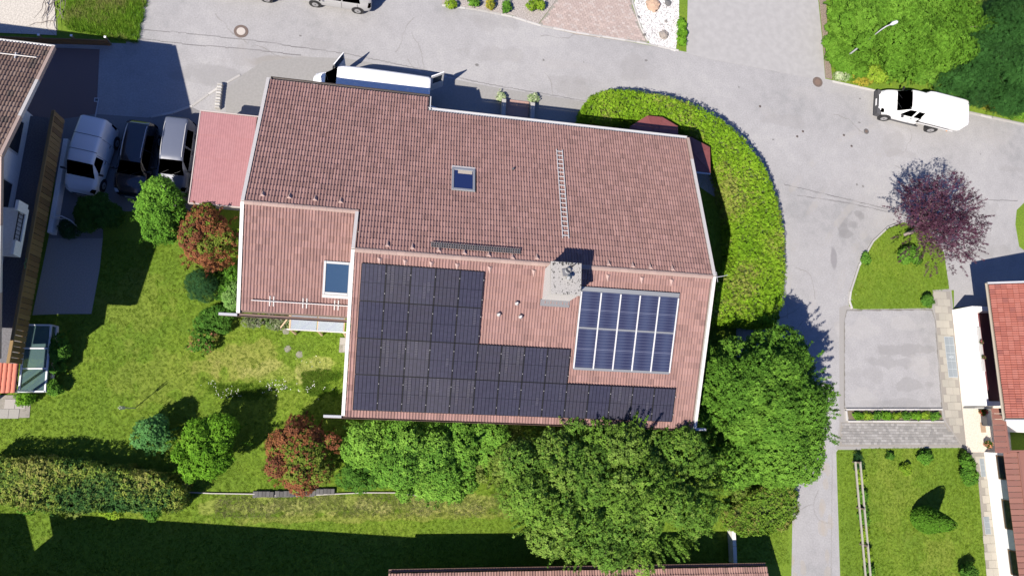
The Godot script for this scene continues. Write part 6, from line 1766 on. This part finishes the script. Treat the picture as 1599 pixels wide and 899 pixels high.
func crown_points(rx: float, ry: float, rz: float, d: Dictionary, mid: Vector3) -> Array:
	# lobes fill the crown; twigs sit in the outer skin of each lobe
	var lobes := []
	var rm := pow(rx * ry * rz, 1.0 / 3.0)
	var lr: float = rm * clampf(1.35 / pow(d.lobes, 0.36), 0.2, 0.62)
	var bulge := FastNoiseLite.new()
	bulge.seed = rng.randi() % 1000
	bulge.frequency = 0.8
	for k in d.lobes:
		var dir := Vector3(rng.randfn(), rng.randfn(), rng.randfn()).normalized()
		if dir.y < -0.35: dir.y *= -1.0
		var q: float = pow(rng.randf(), 0.42) * (1.0 + (0.15 + 0.5 * d.loose) * bulge.get_noise_3dv(dir))
		var r: float = lr * rng.randf_range(0.5, 1.3)
		var c := Vector3(dir.x * (rx - r * 0.85) * q, dir.y * maxf(ry - r * 0.8, 0.05) * q, dir.z * (rz - r * 0.85) * q)
		lobes.append([c, r, rng.randi() % d.cols.size(), rng.randf_range(0.85, 1.15)])
	var xs := []; var cs := []
	var sz: float = d.leaf
	for a in lobes:
		var n := int(4.0 * PI * a[1] * a[1] * d.dens * (1.0 - 0.35 * d.loose))
		for k in n:
			var dir := Vector3(rng.randfn(), rng.randfn(), rng.randfn()).normalized()
			if dir.y < -0.5 and rng.randf() < 0.75: continue
			var p: Vector3 = a[0] + dir * a[1] * (1.0 - 0.45 * rng.randf() * rng.randf()) * rng.randf_range(0.92, 1.0 + 0.18 * d.loose)
			var hidden := false
			for o in lobes:
				if o[0] != a[0] and p.distance_squared_to(o[0]) < o[1] * o[1] * 0.5:
					hidden = true
					break
			if hidden and rng.randf() < 0.8: continue
			if mid.y + p.y < 0.03: continue
			var b := Basis(Quaternion(Vector3.UP, (dir + Vector3.UP * 0.6 + Vector3(rng.randfn(), rng.randfn(), rng.randfn()) * 0.35).normalized())) * Basis(Vector3.UP, rng.randf() * TAU)
			var s := sz * rng.randf_range(0.75, 1.35)
			xs.append(Transform3D(b.scaled(Vector3(s, s, s)), mid + p))
			var ci: int = a[2] if rng.randf() < 0.7 else rng.randi() % d.cols.size()
			cs.append(vary(d.cols[ci], 0.22))
	# loose shoots that break the outline
	for k in d.shoots:
		var dir := Vector3(rng.randfn(), rng.randfn() * 0.5 + 0.35, rng.randfn()).normalized()
		var p := Vector3(dir.x * rx, dir.y * ry, dir.z * rz) * 0.82
		var ln := rm * rng.randf_range(0.15, 0.34)
		var ci: int = rng.randi() % d.cols.size()
		var n := int(ln / (sz * 0.25)) + 2
		for j in n:
			var t := float(j) / n
			var q := p + dir * ln * t + Vector3(rng.randfn(), rng.randfn(), rng.randfn()) * sz * 0.3 * (1.2 - t)
			if mid.y + q.y < 0.03: continue
			var s := sz * rng.randf_range(0.6, 1.1)
			xs.append(Transform3D(rand_basis(s), mid + q))
			cs.append(vary(d.cols[ci], 0.22))
	return [xs, cs, lobes]

func plant(row: Array):
	var d := kind_of_plant(row[8])
	var h0: float = row[6]; var h1: float = row[7]
	var at := Vector3(row[2], 0, row[3])
	var cat := "shrub"
	if h0 >= 0.4: cat = "tree"
	elif h1 < 0.75: cat = "plant"
	var t := thing(row[0], row[1], cat, at)
	var mid := Vector3(0, (h0 + h1) / 2.0, 0)
	var ry := (h1 - h0) / 2.0
	var got := crown_points(row[4] * 1.1, ry * 1.04, row[5] * 1.1, d, mid)
	copies("crown" if cat == "tree" else "foliage", leaf_mesh(2 if row[8] in ["conif", "dark"] else (1 if row[8] == "plum" else 0)), got[0], got[1], leaf_mat(), t).set_meta("kind", "stuff")
	var bark := mat("bark_red" if row[8] == "plum" else "bark", Color(0.11, 0.085, 0.065) if row[8] != "plum" else Color(0.2, 0.15, 0.14), 0.95, {"c2": Color(0.2, 0.165, 0.13) if row[8] != "plum" else Color(0.34, 0.28, 0.26), "freq": 0.1, "size": 0.5})
	# trunk and limbs reach into the lobes
	var b := MB.new()
	var tr: float = clampf(h1 * 0.022, 0.012, 0.16)
	var fork := Vector3(rng.randf_range(-0.1, 0.1) * h1 * 0.2, maxf(h0 * 1.1, h1 * 0.28), rng.randf_range(-0.1, 0.1) * h1 * 0.2)
	b.tube([Vector3.ZERO, fork * 0.5 + Vector3(tr * 0.4, 0, 0), fork], [tr * 1.25, tr, tr * 0.85], 8)
	put("trunk" if cat == "tree" else "stem", b, bark, t)
	if h1 > 0.75:
		b = MB.new()
		var n := 0
		for l in got[2]:
			n += 1
			if n > 16 + (24 if d.loose > 0.6 else 0): break
			var e: Vector3 = mid + l[0] * (1.12 if d.loose > 0.6 else 0.95)
			if e.y < 0.1: continue
			var m: Vector3 = fork.lerp(e, 0.5) + Vector3(rng.randfn(), 0.5, rng.randfn()) * 0.06 * h1
			b.tube([fork, m, e], [tr * 0.55, tr * 0.34, tr * 0.12], 5, false)
		put("limbs", b, bark, t)

# a clipped hedge over a ground outline
func hedge(called: String, label: String, outline: Array, h: float, cols: Array, leaf: float, dens: float, rag: float):
	var t := thing(called, label, "hedge")
	var pk := PackedVector2Array()
	for p in outline: pk.append(Vector2(p[0], p[1]))
	# dense twigs inside
	var inner: Array = Geometry2D.offset_polygon(pk, -0.22)
	var b := MB.new()
	for q in inner:
		var l := []
		for p in q: l.append([p.x, p.y])
		b.plate(l, h - 0.28 - rag * 0.75, 0.0)
	put("branches", b, mat("hedge_core", Color(0.07, 0.11, 0.02), 1.0, {"c2": Color(0.1, 0.15, 0.03), "freq": 0.2, "size": 0.5}), t)
	var lump := FastNoiseLite.new()
	lump.seed = 8
	lump.frequency = 0.42
	var xs := []; var cs := []
	var lo := Vector2(1e9, 1e9); var hi := -lo
	for p in pk:
		lo = lo.min(p); hi = hi.max(p)
	var n := int((hi.x - lo.x) * (hi.y - lo.y) * dens)
	for k in n:
		var p := Vector2(rng.randf_range(lo.x, hi.x), rng.randf_range(lo.y, hi.y))
		if not in_poly(p, outline): continue
		var edge := 1e9
		for j in pk.size():
			edge = minf(edge, p.distance_to(Geometry2D.get_closest_point_to_segment(p, pk[j], pk[(j + 1) % pk.size()])))
		var y: float = h - 0.22 * rng.randf() + lump.get_noise_2d(p.x, p.y) * rag - maxf(0.0, 0.25 - edge) * 0.8
		hedge_leaf(xs, cs, Vector3(p.x, y, p.y), Vector3.UP, cols, leaf, lump)
	for j in pk.size():
		var a := pk[j]; var c := pk[(j + 1) % pk.size()]
		var out := Vector2(c.y - a.y, a.x - c.x).normalized()
		if in_poly((a + c) / 2.0 + out * 0.05, outline): out = -out
		for k in int(a.distance_to(c) * h * dens * 1.1):
			var p := a.lerp(c, rng.randf()) - out * rng.randf_range(-0.05, 0.2)
			var y := rng.randf_range(0.05, h - 0.05)
			p += out * lump.get_noise_2d(p.x * 2.0, p.y * 2.0 + y) * rag * 0.6
			hedge_leaf(xs, cs, Vector3(p.x, y, p.y), Vector3(out.x, 0.3, out.y), cols, leaf, lump)
	copies("foliage", leaf_mesh(0), xs, cs, leaf_mat(), t).set_meta("kind", "stuff")

func hedge_leaf(xs: Array, cs: Array, p: Vector3, dir: Vector3, cols: Array, leaf: float, lump: FastNoiseLite):
	var b := Basis(Quaternion(Vector3.UP, (dir.normalized() + Vector3(rng.randfn(), rng.randfn() * 0.5, rng.randfn()) * 0.5).normalized())) * Basis(Vector3.UP, rng.randf() * TAU)
	var s := leaf * rng.randf_range(0.7, 1.4)
	xs.append(Transform3D(b.scaled(Vector3(s, s, s)), p))
	var nn := lump.get_noise_2d(p.x * 0.55 + 40.0, p.z * 0.55)
	var ci := clampi(int((nn * 0.9 + 0.5 + rng.randf_range(-0.28, 0.28)) * cols.size()), 0, cols.size() - 1)
	cs.append(vary(cols[ci], 0.22))

func tuft_mesh(n: int, spread: float, ht: float, wd: float) -> ArrayMesh:
	var r := RandomNumberGenerator.new()
	r.seed = 5 + n
	var b := MB.new()
	for k in n:
		var a := r.randf() * TAU
		var o := Vector3(cos(a), 0, sin(a)) * spread * r.randf()
		var a2 := r.randf() * TAU
		var lean := Vector3(cos(a2), 0, sin(a2)) * ht * r.randf_range(0.2, 0.8)
		var s := Vector3(-sin(a2), 0, cos(a2)) * wd
		b.tri(o - s, o + s, o + lean + Vector3.UP * ht * r.randf_range(0.6, 1.0))
	return b.mesh()

func grass(called: String, label: String, polys: Array, holes: Array, dens: float, ht: float, cols: Array, skip: float, y0 := 0.0):
	var xs := []; var cs := []
	var nz := FastNoiseLite.new()
	nz.seed = 21
	nz.frequency = 0.35
	for poly in polys:
		var lo := Vector2(1e9, 1e9); var hi := -lo
		for p in poly:
			lo = lo.min(Vector2(p[0], p[1])); hi = hi.max(Vector2(p[0], p[1]))
		for k in int((hi.x - lo.x) * (hi.y - lo.y) * dens):
			var p := Vector2(rng.randf_range(lo.x, hi.x), rng.randf_range(lo.y, hi.y))
			var q := nz.get_noise_2d(p.x, p.y)
			if q < skip + rng.randf_range(-0.15, 0.15) or not in_poly(p, poly): continue
			var bad := false
			for h in holes:
				if in_poly(p, h):
					bad = true
					break
			if bad: continue
			var s := rng.randf_range(0.7, 1.3)
			xs.append(Transform3D(Basis(Vector3.UP, rng.randf() * TAU).scaled(Vector3(s, s * rng.randf_range(0.7, 1.2), s)), Vector3(p.x + rng.randfn() * 0.05, y0, p.y + rng.randfn() * 0.05)))
			cs.append(vary(cols[clampi(int((q * 0.7 + 0.5 + rng.randf_range(-0.3, 0.3)) * cols.size()), 0, cols.size() - 1)], 0.2))
	tag(copies(called, tuft_mesh(9, 0.09, ht, 0.008), xs, cs, leaf_mat()), label, "grass", "", "stuff")

func build_plants():
	for r in PLANTS: plant(r)
	# the clipped cone
	var cone := thing("topiary_cone", "clipped green topiary cone on the right lawn", "shrub", Vector3(33.6, 0, 6.55))
	var d := kind_of_plant("cone")
	var xs := []; var cs := []
	for k in 3400:
		var y := 2.85 * (1.0 - sqrt(rng.randf()))
		var a := rng.randf() * TAU
		var r := 0.95 * pow(1.0 - y / 2.95, 0.62) * minf(1.0, 0.72 + y * 0.5) * rng.randf_range(0.88, 1.0)
		var dir := Vector3(cos(a), 0.35, sin(a)).normalized()
		var b := Basis(Quaternion(Vector3.UP, (dir + Vector3(rng.randfn(), rng.randfn(), rng.randfn()) * 0.3).normalized())) * Basis(Vector3.UP, rng.randf() * TAU)
		var s := 0.14 * rng.randf_range(0.7, 1.3)
		xs.append(Transform3D(b.scaled(Vector3(s, s, s)), Vector3(cos(a) * r, y + 0.05, sin(a) * r)))
		cs.append(vary(d.cols[rng.randi() % 2], 0.2))
	copies("foliage", leaf_mesh(0), xs, cs, leaf_mat(), cone).set_meta("kind", "stuff")
	var st := MB.new()
	st.tube([Vector3.ZERO, Vector3(0, 1.2, 0), Vector3(0, 2.7, 0)], [0.5, 0.42, 0.03], 10)
	put("branches", st, mat("hedge_core", Color(0.07, 0.11, 0.02), 1.0, {"c2": Color(0.1, 0.15, 0.03), "freq": 0.2, "size": 0.5}), cone)
	# hedges
	var ring: Array = G.hedge_out.duplicate()
	ring.append_array(G.hedge_in)
	hedge("curved_hedge", "broad bright green hedge curving along the street corner", ring, 1.85, [Color(0.125, 0.245, 0.014), Color(0.15, 0.275, 0.016), Color(0.16, 0.28, 0.018), Color(0.18, 0.285, 0.024), Color(0.21, 0.24, 0.05)], 0.15, 150, 0.16)
	hedge("garden_hedge", "mixed yellow and green hedge at the lower left", G.hedge_l, 1.6, [Color(0.045, 0.11, 0.028), Color(0.09, 0.16, 0.034), Color(0.15, 0.22, 0.035), Color(0.21, 0.25, 0.05), Color(0.25, 0.26, 0.07)], 0.16, 130, 0.5)
	hedge("lane_hedge", "green hedge beside the lane at the bottom right", G.hedge_r, 1.4, [Color(0.09, 0.18, 0.02), Color(0.13, 0.22, 0.026), Color(0.19, 0.2, 0.05)], 0.15, 140, 0.2)
	# grass
	var gc := [Color(0.09, 0.163, 0.01), Color(0.097, 0.17, 0.011), Color(0.104, 0.176, 0.012), Color(0.114, 0.182, 0.015), Color(0.132, 0.19, 0.026)]
	var lawn := [[-21.5, -9.5], [-5.9, -9.5], [-5.9, -5.5], [-1.9, -5.0], [-1.9, 0.2], [24.3, 0.2], [24.3, 9.0], [-20.5, 9.0]]
	grass("lawn_grass", "short mown grass of the garden lawn", [lawn, [[16.4, -15.5], [22.0, -15.5], [24.4, -7.0], [24.0, 0.2], [15.8, 0.2]]], [G.yard_slab, G.brick_paving, G.parking], 150, 0.04, gc, -0.9)
	grass("lawn_grass", "short mown grass of the right lawns", [G.lawn_right, G.strip_right], [], 150, 0.04, gc, -0.9, 0.022)
	grass("lawn_grass", "short mown grass on the kerbed lawn island", [G.island], [], 150, 0.04, gc, -0.9, 0.058)
	grass("meadow_grass", "tall rough grass beside the cream yard at the top left", [[[-19.3, -26.5], [-14.8, -26.8], [-15.3, -21.4], [-16.3, -21.6], [-19.2, -22.0]]], [], 330, 0.3, [Color(0.1, 0.22, 0.018), Color(0.13, 0.26, 0.022), Color(0.17, 0.28, 0.03), Color(0.24, 0.26, 0.08)], -0.4)
	grass("meadow_grass", "tall wild grass patch against the white house verge", [[[-5.0, -2.2], [-4.0, -2.45], [-2.6, -2.3], [-1.9, -2.4], [-2.0, -0.9], [-3.3, -0.75], [-4.6, -1.1]]], [], 300, 0.15, [Color(0.075, 0.16, 0.014), Color(0.095, 0.18, 0.018), Color(0.12, 0.2, 0.025)], -0.25)
	grass("meadow_grass", "unmown grass band where the white daisies grow", [[[-10.3, -1.9], [-9.0, -1.55], [-7.5, -1.6], [-6.4, -2.1], [-5.8, -2.0], [-5.6, -1.2], [-7.0, -0.85], [-8.0, -0.8], [-9.4, -0.9]]], [], 240, 0.11, [Color(0.078, 0.16, 0.014), Color(0.095, 0.175, 0.018)], -0.15)
	# dry, tousled grass of the strip below the garden
	grass("dry_grass", "pale dry grass strip below the garden edging", [[[-9.0, 4.3], [8.5, 4.5], [12.0, 5.0], [12.0, 5.8], [-9.0, 5.5]]], [], 200, 0.06, [Color(0.15, 0.2, 0.035), Color(0.2, 0.225, 0.07), Color(0.26, 0.26, 0.12)], -0.2)
	# daisies
	var dm := MB.new()
	for k in 7:
		var a := TAU * k / 7.0; var c := TAU * (k + 0.75) / 7.0
		dm.tri(Vector3.ZERO, Vector3(cos(c), 0.15, sin(c)), Vector3(cos(a), 0.15, sin(a)))
	var px := []; var pc := []
	for q in [[-6.25, -1.45, 0.65, 0.35, 60], [-8.6, -1.15, 0.75, 0.3, 30], [-9.7, -1.6, 0.35, 0.3, 10], [-4.7, -1.35, 0.5, 0.3, 12], [-3.6, -1.3, 0.9, 0.4, 10], [30.0, -7.55, 0.4, 0.25, 14], [-4.6, -2.9, 0.6, 0.3, 8]]:
		for k in q[4]:
			var s := rng.randf_range(0.015, 0.03)
			px.append(Transform3D(Basis.from_euler(Vector3(rng.randf_range(-0.4, 0.4), rng.randf() * TAU, rng.randf_range(-0.4, 0.4))).scaled(Vector3(s, s, s)), Vector3(q[0] + rng.randfn() * q[2] * 0.6, rng.randf_range(0.16, 0.3) if q[0] < 0 else 0.1, q[1] + rng.randfn() * q[3] * 0.6)))
			pc.append(vary(Color(0.68, 0.68, 0.62), 0.1))
	tag(copies("daisies", dm.mesh(), px, pc, leaf_mat()), "scattered white daisies blooming in the lawns", "flowers", "", "stuff")
	# pebbles of the white gravel bed
	var pb := MB.new()
	for k in 6:
		var a := TAU * k / 6.0; var c := TAU * (k + 1) / 6.0
		pb.tri(Vector3(cos(a), 0, sin(a)), Vector3(0, 0.7, 0), Vector3(cos(c), 0, sin(c)))
	px = []; pc = []
	for k in 9000:
		var p := Vector2(rng.randf_range(15.2, 19.0), rng.randf_range(-31, -24.3))
		if not in_poly(p, G.gravel_bed): continue
		var s := rng.randf_range(0.02, 0.06)
		px.append(Transform3D(Basis(Vector3.UP, rng.randf() * TAU).scaled(Vector3(s, s * 0.9, s * rng.randf_range(0.6, 1.0))), Vector3(p.x, 0.024, p.y)))
		pc.append(vary(Color(0.55, 0.545, 0.54) if rng.randf() < 0.85 else Color(0.22, 0.21, 0.2), 0.2))
	tag(copies("gravel_pebbles", pb.mesh(), px, pc, mat("moss_vc", Color.WHITE)), "loose white pebbles of the gravel bed by the street", "gravel", "", "stuff")
	# dry branches over the cream yard
	var dr := thing("dry_branches", "tangle of bare dry branches at the edge of the cream yard", "branches", Vector3(-19.7, 0.03, -24.8))
	for k in 34:
		var b := MB.new()
		var p := Vector3(rng.randfn() * 0.35, 0.05 + rng.randf() * 0.3, rng.randfn() * 1.2)
		var a := rng.randfn() * 0.6 + 1.4
		var pts := [p]; var rr := [0.022]
		for j in 4:
			a += rng.randfn() * 0.3
			pts.append(pts[-1] + Vector3(cos(a), rng.randf_range(-0.1, 0.12), sin(a)) * 0.36)
			rr.append(0.02 - j * 0.004)
		b.tube(pts, rr, 5, false)
		put("branch", b, mat("dry_wood", Color(0.2, 0.17, 0.15), 0.95), dr)

func _ready():
	rng.seed = 4711
	var cam := Camera3D.new()
	cam.name = "camera"
	add_child(cam)
	cam.fov = 45.96
	cam.near = 0.1
	cam.far = 600.0
	cam.look_at_from_position(Vector3(0, 40, 0), Vector3(0, 40, 0) + Vector3(0.1729, -0.9679, -0.1821), Vector3(0, 0, -1))
	cam.current = true

	var we := WorldEnvironment.new()
	we.name = "world"
	var env := Environment.new()
	env.background_mode = Environment.BG_SKY
	var sky := Sky.new()
	var sm := ProceduralSkyMaterial.new()
	sm.sky_top_color = Color(0.19, 0.28, 0.48)
	sm.sky_horizon_color = Color(0.45, 0.55, 0.68)
	sm.sky_curve = 0.12
	sm.ground_bottom_color = Color(0.14, 0.15, 0.1)
	sm.ground_horizon_color = Color(0.4, 0.47, 0.5)
	sky.sky_material = sm
	env.sky = sky
	env.background_energy_multiplier = 1.3
	env.tonemap_mode = Environment.TONE_MAPPER_LINEAR
	env.tonemap_exposure = 1.7
	env.sdfgi_enabled = true
	env.ssao_enabled = true
	env.ssil_enabled = true
	we.environment = env
	add_child(we)

	var sun := DirectionalLight3D.new()
	sun.name = "sun"
	sun.light_energy = 1.6
	sun.light_color = Color(1.0, 0.965, 0.92)
	sun.light_angular_distance = 0.5
	sun.shadow_enabled = true
	add_child(sun)
	sun.look_at_from_position(Vector3.ZERO, Vector3(0.69, -1.0, -0.65), Vector3.UP)

	build_ground()
	build_house()
	build_left_house()
	build_right_house()
	build_south_houses()
	build_carport()
	build_pavilion()
	build_solar()
	build_cars()
	build_small()
	build_plants()
